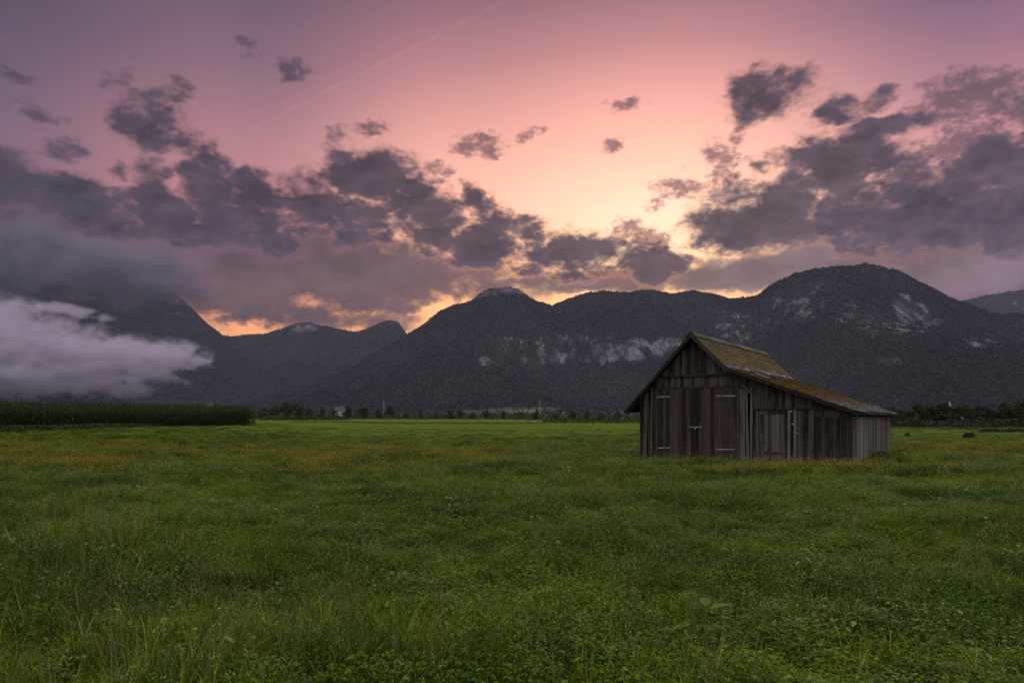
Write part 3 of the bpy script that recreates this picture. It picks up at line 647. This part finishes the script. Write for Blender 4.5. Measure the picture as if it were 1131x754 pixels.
def bush(name, x, y, r, h, label, nl=700, size=.09, mat=None, sq=1., cat='bush'):
    rg = np.random.default_rng(int(abs(x*13)+y)); C = []
    for k in range(7):
        a = rg.uniform(0, 6.28); q = rg.uniform(0, .62)*r; dd = rg.standard_normal((nl//7, 3)); dd /= np.linalg.norm(dd, axis=1)[:, None]; dd[:, 2] = abs(dd[:, 2])
        C.append(np.array([q*math.cos(a)*sq, q*math.sin(a), .05])+dd*(rg.uniform(.35, 1., nl//7)**.6)[:, None]*np.array([r*.55*sq, r*.55, h*rg.uniform(.6, 1.)]))
    V, Fa = quads_cloud(np.concatenate(C), size, rg); R = empty(name, (x, y, gz(x, y))); tag(R, label, cat)
    link('leaves', mesh_np('leaves', V, Fa, {'tint': ('FACE', rg.random(len(Fa)))}), mat or M_WEED, R)
    mb = MB()
    for k in range(7): a = rg.uniform(0, 6.28); mb.tube((0, 0, -.05), (math.cos(a)*r*.4*sq, math.sin(a)*r*.4, h*.7), .012+r*.008, .005, 5)
    mb.build('stems', M_BARK, R); return R
p = B0+BU*9.45+BV*4.6; bush('weed_clump', p.x, p.y, 0.85, .5, 'low dark green weed clump against the grey side wall of the barn', 1500, .085, cat='weeds')
p = B0+BU*9.6+BV*8.2; bush('weed_clump', p.x, p.y, 0.75, .4, 'flat weed clump at the far end of the grey barn side wall', 900, .085, cat='weeds')
q = at(1002, 480, 74); bush('small_bush', q.x, q.y, .42, .42, 'small round dark bush alone in the field just right of the barn', 500, .07, M_DARKLEAF)
q = at(1068, 482, 70); bush('field_bush', q.x, q.y, .78, .66, 'larger field bush with dry grass, farther right of the barn', 800, .09, M_DARKLEAF)
for px, w, lab in ((1098, 2.0, 'low dark hedge strip in the field below the wood, nearer the bush'), (1122, 2.2, 'low dark hedge strip in the field at the right picture edge')):
    q = at(px, 479, 98); bush('low_hedge', q.x, q.y, 1., .38, lab, 700, .14, M_DARKLEAF, w*.9, 'hedge')
# broad dock plants in the near meadow
def dock(px, d, label, n=14, r=.10, seed=1):
    random.seed(seed); x = (px-CX)/F_PX*d; R = empty('dock_plant', (x, d, gz(x, d)), random.random()*6); tag(R, label, 'plant'); mb = MB(); st = MB()
    for k in range(n):
        a = random.uniform(0, 6.28); q = random.uniform(.03, .16); z = random.uniform(.16, .40); leaf(mb, (q*math.cos(a), q*math.sin(a), z), r*random.uniform(.45, .8), a+random.gauss(0, .4), random.uniform(-.2, .5), 3.0)
        st.tube((0, 0, 0), (q*math.cos(a), q*math.sin(a), z), .006, .004, 5)
    mb.build('leaves', M_WEED, R); st.build('stems', M_WEED, R)
dock(772, 5.6, 'broad-leaved dock plant low in the meadow below the barn', seed=3)
dock(948, 6.1, 'smaller dock plant in long grass, right of the one below the barn', 9, .075, seed=8)
dock(600, 5.2, 'dark dock plant at the bottom middle of the meadow', 10, .08, seed=11)

# ================================================================== MAIZE FIELDS
def maize_plant(seed):
    random.seed(seed); mb = MB(); h = random.uniform(2.3, 2.9); mb.tube((0, 0, -.1), (random.gauss(0, .05), random.gauss(0, .05), h), .016, .009, 5, .4)
    for k in range(11):
        z = h*(.16+.075*k); a = k*math.pi+random.gauss(.5, .5); ln = random.uniform(.5, .85); L = []; t = random.random()
        for i in range(5):
            s = i/4; o = ln*s; zz = z+ln*(.75*s-1.0*s*s); w = .05*(1-s**2)*(1 if i else .6); c = (math.cos(a)*o, math.sin(a)*o); L.append(((c[0]-math.sin(a)*w, c[1]+math.cos(a)*w, zz), (c[0]+math.sin(a)*w, c[1]-math.cos(a)*w, zz)))
        for i in range(4): mb.face([L[i][0], L[i][1], L[i+1][1], L[i+1][0]], t)
    for k in range(6): a = random.uniform(0, 6.28); blade(mb, 0, 0, .32, .016, a, random.uniform(.15, .6), 2, h-.04)
    return mb
maize_col = bpy.data.collections.new('maize_plants')
for i in range(7): maize_col.objects.link(link('maize_%02d' % i, maize_plant(300+i).mesh('maize'), M_MAIZE, col=False))
def maize(name, A, B, depth, label, step=.24, row=.72, rows=None, back=1):
    A, B = Vector(A), Vector(B); e = B-A; L = e.length; e /= L; nrm = Vector((-e.y, e.x))*back; P = []; rows = rows or int(depth/row)
    for r in range(rows):
        s = np.arange(0, L, step)+rng.uniform(-.06, .06, len(np.arange(0, L, step))); o = r*row+rng.normal(0, .07, len(s)); P.append(np.stack([A.x+e.x*s+nrm.x*o, A.y+e.y*s+nrm.y*o], 1))
    s = rng.uniform(L-2.5, L, 700); o = rng.uniform(0, row*rows, 700); P.append(np.stack([A.x+e.x*s+nrm.x*o, A.y+e.y*s+nrm.y*o], 1))
    P = np.concatenate(P); n = len(P); h = rng.uniform(.9, 1.06, n); rot = np.stack([rng.normal(0, .05, n), rng.normal(0, .05, n), rng.uniform(0, 6.28, n)], 1)
    tag(instancer(name, np.stack([P[:, 0], P[:, 1], ground_z(P[:, 0], P[:, 1])], 1), rng.integers(0, 7, n), rot, np.stack([np.ones(n), np.ones(n), h], 1), maize_col), label, None, kind='stuff')
maize('maize_field', ((-150-CX)/F_PX*62, 62), ((283-CX)/F_PX*101, 101), 30, 'tall dark green maize field at the left behind the meadow', rows=34)
def crop_strip(name, px0, d0, px1, d1, h, depth, label, dens, mat, size):
    rg = np.random.default_rng(int(abs(px0))); A = np.array([(px0-CX)/F_PX*d0, d0]); B = np.array([(px1-CX)/F_PX*d1, d1]); L = np.linalg.norm(B-A); n = int(L*dens)
    s = rg.random(n); o = rg.random(n)*depth; x = A[0]+(B[0]-A[0])*s; y = A[1]+(B[1]-A[1])*s+o; z = ground_z(x, y)+rg.random(n)**.7*h*(1+.06*rg.standard_normal(n))
    V, Fa = quads_cloud(np.stack([x, y, z], 1), size, rg); tag(link(name, mesh_np(name, V, Fa, {'tint': ('FACE', rg.random(n))}), mat), label, None, kind='stuff')
M_CROPTOP = foliage_mat('pale_crop', (.07, .075, .03, 1), (.16, .15, .07, 1))
crop_strip('far_maize_field', 600, 330, 1010, 300, 1.75, 10, 'distant dark maize strip left of the barn eave', 40, M_MAIZE, .35)
crop_strip('distant_crop_field', 284, 430, 380, 450, 2.6, 14, 'distant dark crop strip right of the big maize field', 40, M_MAIZE, .5)
crop_strip('dry_grass_strip', 985, 185, 1140, 175, .55, 3, 'pale dry grass strip in front of the wood', 60, M_CROPTOP, .22)
crop_strip('dry_grass_verge', 320, 330, 600, 300, .45, 4, 'pale strip of dry verge at the far end of the meadow', 40, M_CROPTOP, .3)
crop_strip('bank_growth', -120, 50, 130, 68, .5, 9, 'rough dark growth on the bank in front of the maize', 330, M_MAIZE, .10)

# ================================================================== DISTANT BUILDINGS
m, t, b = material('white_render'); t.l.new(t.mix(t.noise(t.obj(), .6, 4.), (.28, .27, .27, 1), (.40, .385, .38, 1)), b.inputs['Base Color']); M_WHITE = m
m, t, b = material('roof_tiles'); t.l.new(t.mix(t.noise(t.obj(), 2., 5.), (.05, .040, .036, 1), (.10, .075, .065, 1)), b.inputs['Base Color']); M_TILE = m
m, t, b = material('window_glass'); b.inputs['Base Color'].default_value = (.02, .022, .026, 1); b.inputs['Roughness'].default_value = .1; M_GLASS = m
m, t, b = material('pylon_steel'); b.inputs['Base Color'].default_value = (.30, .30, .32, 1); b.inputs['Roughness'].default_value = .5; b.inputs['Metallic'].default_value = .2; M_STEEL = m
def house(px, d, zlift, L, W, H, rz, label, name='farmhouse', roof_mat=None):
    x = (px-CX)/F_PX*d; R = empty(name, (x, d, gz(x, d)+zlift), rz); tag(R, label, 'house')
    mb = MB(); mb.box(-L/2, -W/2, -2, L/2, W/2, H, .5)
    for s in (-1, 1): mb.prism([(s*L/2, -W/2, H), (s*L/2, W/2, H), (s*L/2, 0, H+W*.42)], (-s*.25, 0, 0), .5)
    mb.build('wall', M_WHITE, R)
    mb = MB()
    for s in (-1, 1): mb.prism([(-L/2-.5, s*(W/2+.6), H-.45), (-L/2-.5, 0, H+W*.42+.12), (-L/2-.5, 0, H+W*.42+.36), (-L/2-.5, s*(W/2+.6), H-.2)], (L+1, 0, 0), .5)
    rf = mb.build('roof', roof_mat or M_TILE, R); mb = MB(); mb.box(L*.2, -.4, H+W*.3, L*.2+.8, .4, H+W*.42+1.2); mb.build('chimney', M_WHITE, rf)
    for i in range(max(2, int(L/3))):
        for z in (1., H-2.):
            mb = MB(); xx = -L/2+1.2+i*3.; mb.box(xx, -W/2-.03, z, xx+1.1, -W/2-.005, z+1.3); mb.build('window', M_GLASS, R)
house(375, 760, 4.0, 9, 7, 6.0, .5, 'white farmhouse with pitched roof among the dark trees on the left')
house(232, 1350, 20, 11, 9, 7, .3, 'tiny white house on the lower slope above the maize field', 'hillside_house')
house(623, 1150, 7, 6, 6, 4, .6, 'faint pale house midway between the pylon and the barn eave', 'village_house')
def church():
    d = 900; x = (1049-CX)/F_PX*d; z = gz(x, d); R = empty('church', (x, d, z)); tag(R, 'church with slim pale spire rising above the wood right of the barn', 'church')
    top = EYE+(HY-442.5)/F_PX*d-z; mb = MB(); mb.box(-1.25, -1.25, -1, 1.25, 1.25, top-8, .5); mb.build('tower', M_WHITE, R)
    mb = MB(); b = [(-1.4, -1.4), (1.4, -1.4), (1.4, 1.4), (-1.4, 1.4)]; zz = top-8
    for i in range(4): j = (i+1) % 4; mb.face([(*b[i], zz), (*b[j], zz), (0, 0, top)])
    mb.face([(*q, zz) for q in b[::-1]]); s = mb.build('spire', M_WHITE, R)
    mb = MB(); mb.box(1.27, -4, -1, 18, 4, 8, .5); mb.build('nave', M_WHITE, R); mb = MB()
    for s in (-1, 1): mb.prism([(2.2, s*4.5, 7.7), (2.2, 0, 12.5), (2.2, 0, 12.9), (2.2, s*4.5, 8.1)], (16.2, 0, 0))
    mb.build('roof', M_TILE, R)
    for s in (-1, 1): mb = MB(); mb.box(s*.55-.3, -1.31, top-12, s*.55+.3, -1.26, top-10.6); mb.build('belfry_opening', M_GLASS, R)
church()
def pylon(px, d, top_py, label):
    x = (px-CX)/F_PX*d; z = gz(x, d); h = EYE+(HY-top_py)/F_PX*d-z; R = empty('power_pylon', (x, d, z)); tag(R, label, 'pylon', 'power pylons before the mountains'); mb = MB()
    for sx in (-1, 1):
        for sy in (-1, 1): mb.tube((sx*1.6, sy*1.6, 0), (sx*.18, sy*.18, h), .14, .10, 4)
    for k in range(7):
        z0, z1 = h*k/7, h*(k+1)/7; w0, w1 = 1.6-1.42*k/7, 1.6-1.42*(k+1)/7
        for s in (-1, 1): mb.tube((-w0, s*w0, z0), (w1, s*w1, z1), .06, .06, 4); mb.tube((s*w0, -w0, z0), (s*w1, w1, z1), .06, .06, 4)
    mb.build('lattice', M_STEEL, R)
    for k, w in ((.78, 4.2), (.90, 3.2)): mb = MB(); mb.tube((-w, 0, h*k), (w, 0, h*k), .1, .1, 4); mb.build('crossarm', M_STEEL, R)
pylon(596, 1150, 440.5, 'thin pale power pylon above the middle of the tree row'); pylon(424, 1200, 442, 'thin pale power pylon above the trees right of the farmhouse')

# ================================================================== MOUNTAINS
def mountain_mat(name, scale=1.):
    m, t, b = material(name); p = t.pos(); n = t.noise(p, .02*scale, 6., .65); nf = t.noise(p, .11*scale, 4., .7)
    c = t.mix(t.mr(n, .35, .66), (.011, .011, .0115, 1), (.022, .0215, .0215, 1)); c = t.mix(t.mr(t.noise(p, .0016, 4., .6), .40, .62), c, t.mix(.6, c, (.028, .029, .023, 1)))
    st = t.noise(t.v('MULTIPLY', p, (1., .4, .32)), .016*scale, 8., .72)
    rk = t.mr(t.m('ADD', t.attr('rock'), t.m('MULTIPLY', t.m('SUBTRACT', st, .5), 3.0)), .50, .95)
    c = t.mix(rk, c, t.mix(t.mr(st, .44, .66), (.018, .0175, .018, 1), (.165, .152, .156, 1)))
    c = t.mix(t.m('MULTIPLY', t.attr('clearing'), t.mr(n, .3, .5)), c, (.10, .12, .05, 1))
    t.l.new(c, b.inputs['Base Color']); b.inputs['Roughness'].default_value = 1.; b.inputs['Specular IOR Level'].default_value = .05
    t.l.new(t.bump(nf, .8, 12.), b.inputs['Normal']); return m
M_MOUNT = mountain_mat('forested_rock')
TREES = []
def mountain(name, crest, dist, width, label, rocks=(), clears=(), step=2.2, rows=110, seed=0., ntree=30000, tree_h=(7, 13), back=1400, spur=.32):
    cx = np.array([c[0] for c in crest], float); cyy = np.array([c[1] for c in crest], float)
    cols = np.arange(cx[0], cx[-1]+.1, step); D = np.array([dist(c) for c in cols]); py = np.interp(cols, cx, cyy)
    py = py+np.array([mnoise.fractal(Vector((c*.06, seed, 1.)), 1., 2., 4) for c in cols])*1.5
    X = (cols-CX)/F_PX*D; H = np.maximum(EYE+(HY-py)/F_PX*D, 2.)
    T = np.concatenate([np.linspace(0, 1, rows), 1+np.linspace(.03, 1, 14)]); nx = len(cols); V = np.zeros((len(T), nx, 3)); RK = np.zeros((len(T), nx)); CL = np.zeros((len(T), nx))
    for i, tt in enumerate(T):
        if tt <= 1: y = D-width*(1-tt); s = .30*tt+.70*tt**1.7
        else: y = D+back*(tt-1); s = 1-.75*(tt-1)**1.2
        for j in range(nx):
            x = X[j]*(1-.12*(1-min(tt, 1.)))
            v = Vector((x/560+seed, y[j]/1300, seed)); a = mnoise.ridged_multi_fractal(v, 1., 2.1, 5, 1., 2.)*.5-.55; f = mnoise.fractal(Vector((x/150, y[j]/150, seed)), 1., 2.1, 4)
            env = math.sin(math.pi*min(tt, 1.)**.9) if tt <= 1 else .5*min(1, (tt-1)*3)
            z = H[j]*s+H[j]*spur*env*a+14*f*min(1, env*2)
            if tt < 1: z = min(z, EYE+(H[j]-EYE)/D[j]*y[j]*(.90+.095*tt))
            if tt > 1: z = min(z, EYE+(H[j]-EYE)/D[j]*y[j]*.985)
            V[i, j] = (x, y[j], max(z, -1.) if tt > 0 else -4.)
    pxx = V[:, :, 0]/V[:, :, 1]*F_PX+CX; pyy = HY-(V[:, :, 2]-EYE)/V[:, :, 1]*F_PX
    for rx0, ry0, ra, rb, st in rocks: RK = np.maximum(RK, st*np.clip(1.25-((pxx-rx0)/ra)**2-((pyy-ry0)/rb)**2, 0, 1))
    for rx0, ry0, ra, rb, st in clears: CL = np.maximum(CL, st*np.clip(1.25-((pxx-rx0)/ra)**2-((pyy-ry0)/rb)**2, 0, 1))
    a = (np.arange(len(T)-1)[:, None]*nx+np.arange(nx-1)[None]).ravel(); Fa = np.stack([a, a+1, a+nx+1, a+nx], 1)
    me = mesh_np(name, V.reshape(-1, 3), Fa, {'rock': ('POINT', RK.ravel()), 'clearing': ('POINT', CL.ravel())}, smooth=True)
    tag(link(name, me, M_MOUNT), label, None, kind='structure')
    # conifers over the slopes
    rg = np.random.default_rng(int(seed*10)+1); r = rg.random(ntree)**.8*(rows-1); i = np.minimum(r.astype(int), rows-2); fi = r-i
    q = rg.random(ntree)*(nx-1); j = np.minimum(q.astype(int), nx-2); fj = q-j
    w = lambda G: (G[i, j].T*(1-fi)*(1-fj)+G[i+1, j].T*fi*(1-fj)+G[i, j+1].T*(1-fi)*fj+G[i+1, j+1].T*fi*fj).T
    # extra line of trees right on the crest
    P = w(V); rk = w(RK); cl = w(CL); keep = (rg.random(ntree) > np.clip(rk*1.1, 0, 1)*.9) & (rg.random(ntree) > cl*.95); P = P[keep]
    nc = nx*3; q = rg.random(nc)*(nx-1); j = q.astype(int); P2 = V[rows-1, j]*(1-(q-j))[:, None]+V[rows-1, np.minimum(j+1, nx-1)]*(q-j)[:, None]; P2 = P2-[[0, 0, 6]]
    P = np.concatenate([P, P2]); hh = rg.uniform(*tree_h, len(P))*rg.choice([.6, .8, 1.], len(P)); hh[-nc:] *= 1.45; TREES.append((P, hh)); return V
sm = lambda a, b, x: float(sstep(a, b, x))
RA = [(985, 358, 70, 18, .6), (640, 382, 130, 16, .55), (800, 352, 60, 14, .55), (900, 345, 70, 22, .5), (620, 392, 30, 10, 1.), (660, 389, 42, 13, 1.), (705, 386, 36, 15, 1.05), (740, 380, 18, 10, 1.), (590, 398, 18, 9, .9), (537, 399, 14, 6, .75), (1008, 345, 22, 11, 1.35), (995, 333, 14, 10, 1.1), (1030, 357, 18, 6, .9),
      (880, 335, 42, 20, .62), (935, 348, 36, 12, .62), (850, 352, 40, 12, .55), (820, 372, 30, 10, .6), (1080, 378, 30, 9, .55), (560, 323, 20, 6, .42), (485, 372, 8, 10, .5), (900, 318, 40, 10, .45)]
CA = [(567, 453.5, 38, 3.2, 1.), (600, 452, 20, 2.5, .8), (985, 398, 18, 3.5, .5), (520, 455, 25, 2, .6), (700, 455, 40, 2.2, .5)]
mountain('mountain_range', [(215, 463), (250, 458), (300, 444), (373, 412), (420, 387), (447, 371), (470, 357), (487, 342), (500, 336), (514, 335), (522, 331), (529, 325), (537, 320.5), (548, 318), (562, 317), (571, 319), (578, 324), (585, 328.5), (598, 333), (610, 338), (625, 331), (640, 325), (665, 321),
    (690, 323), (720, 321), (745, 324), (765, 321), (790, 325), (806, 329), (826, 329), (838, 325), (850, 316), (862, 310), (880, 302), (900, 297), (925, 294), (955, 292.5), (972, 294), (992, 300), (1010, 309), (1030, 320), (1048, 329), (1065, 336), (1085, 345), (1105, 347), (1131, 347), (1180, 340), (1260, 352), (1400, 400)],
    lambda c: 4700-800*sm(760, 900, c)+200*sm(560, 400, c), 2300, 'dark forested mountain range with grey cliffs filling the middle and right', RA, CA, 2.2, 120, 1.3, 120000)
mountain('left_mountain_range', [(-260, 380), (-100, 400), (60, 396), (150, 385), (205, 378), (235, 372), (252, 371), (290, 368.5), (308, 364), (322, 359), (340, 356), (352, 359), (366, 361), (380, 365), (396, 366), (405, 363), (420, 356), (432, 353.5), (440, 355), (448, 367), (470, 385), (520, 410), (600, 440)],
    lambda c: 6300, 2200, 'darker forested ridge in the gap left of the main range', [(335, 360, 16, 4, .7), (420, 358, 20, 4, .6)], (), 2.6, 80, 4.7, 40000, (8, 15))
mountain('cloud_capped_peak', [(-380, 330), (-200, 285), (-60, 272), (60, 268), (120, 282), (160, 303), (185, 319), (200, 330), (212, 341), (226, 355), (240, 366), (252, 376), (275, 400), (310, 440)],
    lambda c: 5600, 2400, 'steep mountain at the left with its summit hidden in dark cloud', [(225, 352, 14, 9, .5), (205, 345, 22, 8, .45)], (), 2.6, 90, 7.1, 36000, (8, 15))
mountain('far_hazy_mountain', [(1000, 350), (1040, 340), (1062, 333), (1080, 328), (1105, 324), (1140, 318), (1220, 300), (1330, 330), (1500, 400)], lambda c: 6900, 1900, 'pale hazy mountain behind the main range at the far right', [(1118, 335, 9, 4, .7)], (), 3., 50, 9.9, 8000, (10, 16), back=850)
def forest():
    P = np.concatenate([a for a, b in TREES]); h = np.concatenate([b for a, b in TREES]); n = len(P); k = 5; rg = np.random.default_rng(3); print('forest', n)
    ang = np.arange(k)/k*6.283+rg.uniform(0, 6.28, n)[:, None]; r = h*rg.uniform(.22, .42, n); V = np.zeros((n, k*1+2, 3)); conif = rg.random(n) < .6
    V[:, :k, 0] = P[:, 0:1]+np.cos(ang)*r[:, None]; V[:, :k, 1] = P[:, 1:2]+np.sin(ang)*r[:, None]; V[:, :k, 2] = P[:, 2:3]+(h*np.where(conif, .12, .5))[:, None]
    V[:, k] = P; V[:, k, 2] += h*np.where(conif, 1., .85); V[:, k+1] = P; V[:, k+1, 2] -= 2
    b = (np.arange(n)*(k+2))[:, None]; tri = []
    for i in range(k): j = (i+1) % k; tri.append(np.concatenate([b+i, b+j, b+k], 1)); tri.append(np.concatenate([b+j, b+i, b+k+1], 1))
    Fa = np.stack(tri, 1).reshape(-1, 3); tint = np.repeat(rg.random(n), 2*k)
    m, t, bb = material('mountain_trees'); c = t.mix(t.m('MULTIPLY_ADD', t.noise(t.pos(), .0022, 5., .62), 1.8, t.m('MULTIPLY_ADD', t.attr('tint'), .22, -.61)), (.0055, .0055, .0062, 1), (.0235, .0232, .0230, 1)); t.l.new(c, bb.inputs['Base Color']); bb.inputs['Roughness'].default_value = 1.; bb.inputs['Specular IOR Level'].default_value = .05
    tag(link('mountain_forest', mesh_np('mountain_forest', V.reshape(-1, 3), Fa, {'tint': ('FACE', tint)}), m), 'dark mountain forest covering the slopes', None, kind='stuff')
forest()

# ================================================================== LOW CLOUD AND HAZE
def cloud_volume(name, lobes, depth, label, dens, scale, color=(.93, .90, .95, 1), top=.75, seed=0., aniso=.2, detail=6., amp=3.6):
    """closed lumpy hull (one lobe list) holding a noisy scattering volume; lobes: px, py, rx, ry at a distance"""
    import bmesh
    d0 = lobes[0][4]; bm = bmesh.new(); C = []
    x0 = min(at(l[0]-l[2], 0, l[4]).x for l in lobes); x1 = max(at(l[0]+l[2], 0, l[4]).x for l in lobes); z0 = min(at(0, l[1]+l[3], l[4]).z for l in lobes); z1 = max(at(0, l[1]-l[3], l[4]).z for l in lobes)
    y0 = min(l[4] for l in lobes)-depth; y1 = max(l[4] for l in lobes)+depth; bmesh.ops.create_cube(bm, size=1.)
    z0 = max(z0, 6.)
    for v in bm.verts: v.co = Vector(((x0+x1)/2+v.co.x*(x1-x0), (y0+y1)/2+v.co.y*(y1-y0), (z0+z1)/2+v.co.z*(z1-z0)))
    me = bpy.data.meshes.new(name); bm.to_mesh(me); bm.free()
    m = bpy.data.materials.new(name); m.use_nodes = True; t = NT(m.node_tree); t.n.remove(t.n['Principled BSDF']); p = t.pos()
    nz = t.noise(t.v('MULTIPLY_ADD', p, (1., 1., 1.5), (seed*311, 0, 0)), 1./scale, detail, .6, .3); w = t.v('SUBTRACT', t.noise(p, .6/scale, 2., color=True), (.5,)*3); pw = t.v('MULTIPLY_ADD', w, (scale*.6, scale*.6, scale*.4), p); q = None
    for px, py, rx, ry, d in lobes:
        c = at(px, py, d); s = (F_PX/(rx*d), 1/depth, F_PX/(ry*d)); u = t.v('MULTIPLY_ADD', pw, s, (-c.x*s[0], -c.y*s[1], -c.z*s[2])); k = t.m('SUBTRACT', 1., t.v('DOT_PRODUCT', u, u)); q = k if q is None else t.m('MAXIMUM', q, k)
    de = t.mr(t.m('MULTIPLY_ADD', t.m('SUBTRACT', nz, .5), amp, q), .02, top, 0., dens)
    vs = t.n.new('ShaderNodeVolumePrincipled'); vs.inputs['Color'].default_value = color; vs.inputs['Anisotropy'].default_value = aniso; t.l.new(de, vs.inputs['Density']); t.l.new(vs.outputs[0], t.n['Material Output'].inputs['Volume'])
    o = link(name, me, m); tag(o, label, None, kind='stuff'); return o
cy.volume_step_rate = .25; cy.volume_max_steps = 512
cloud_volume('low_cloud', [(-70, 388, 150, 66, 3300), (20, 388, 85, 48, 3300), (70, 394, 72, 36, 3300), (120, 396, 66, 28, 3300), (172, 393, 52, 18, 3300), (60, 415, 120, 24, 3300), (-20, 352, 60, 30, 3300), (78, 343, 18, 7, 3300), (190, 393, 32, 9, 3300)], 330, 'pale low cloud bank drifting in front of the left mountain', .011, 120., (.68, .61, .71, 1), seed=1., amp=5.4, detail=9., top=1.2)
cloud_volume('summit_cloud', [(-60, 285, 190, 60, 4300), (40, 292, 100, 50, 4300), (110, 300, 84, 38, 4300), (158, 304, 60, 32, 4300), (190, 317, 30, 16, 4300)], 520, 'dark cloud wrapped round the summit of the left mountain', .0095, 220., (.29, .26, .32, 1), seed=2., aniso=0., amp=4.0, top=1.5)
cloud_volume('summit_wisp', [(556, 325, 28, 8, 4650), (540, 329, 16, 7, 4650)], 130, 'thin pink wisp of cloud hanging on the middle summit', .0042, 60., (.80, .60, .62, 1), seed=3., top=1.4, amp=4.4)
cloud_volume('ridge_wisp', [(333, 364, 15, 5, 6100), (345, 362, 8, 4, 6100)], 110, 'small pale wisp of cloud on the left ridge', .003, 60., (.7, .56, .6, 1), seed=4., top=1.4, amp=4.4)

HAZE_DENS = 1.9e-5
def haze():
    mb = MB(); mb.box(-8500, -400, -6, 8500, 7900, 1700); me = mb.mesh('haze')
    m = bpy.data.materials.new('haze'); m.use_nodes = True; t = NT(m.node_tree); t.n.remove(t.n['Principled BSDF'])
    vs = t.n.new('ShaderNodeVolumePrincipled'); vs.inputs['Color'].default_value = (.70, .72, 1., 1); vs.inputs['Density'].default_value = HAZE_DENS; vs.inputs['Anisotropy'].default_value = .1
    t.l.new(vs.outputs[0], t.n['Material Output'].inputs['Volume']); o = link('haze', me, m); tag(o, 'thin dusk haze filling the valley', None, kind='stuff')
haze()
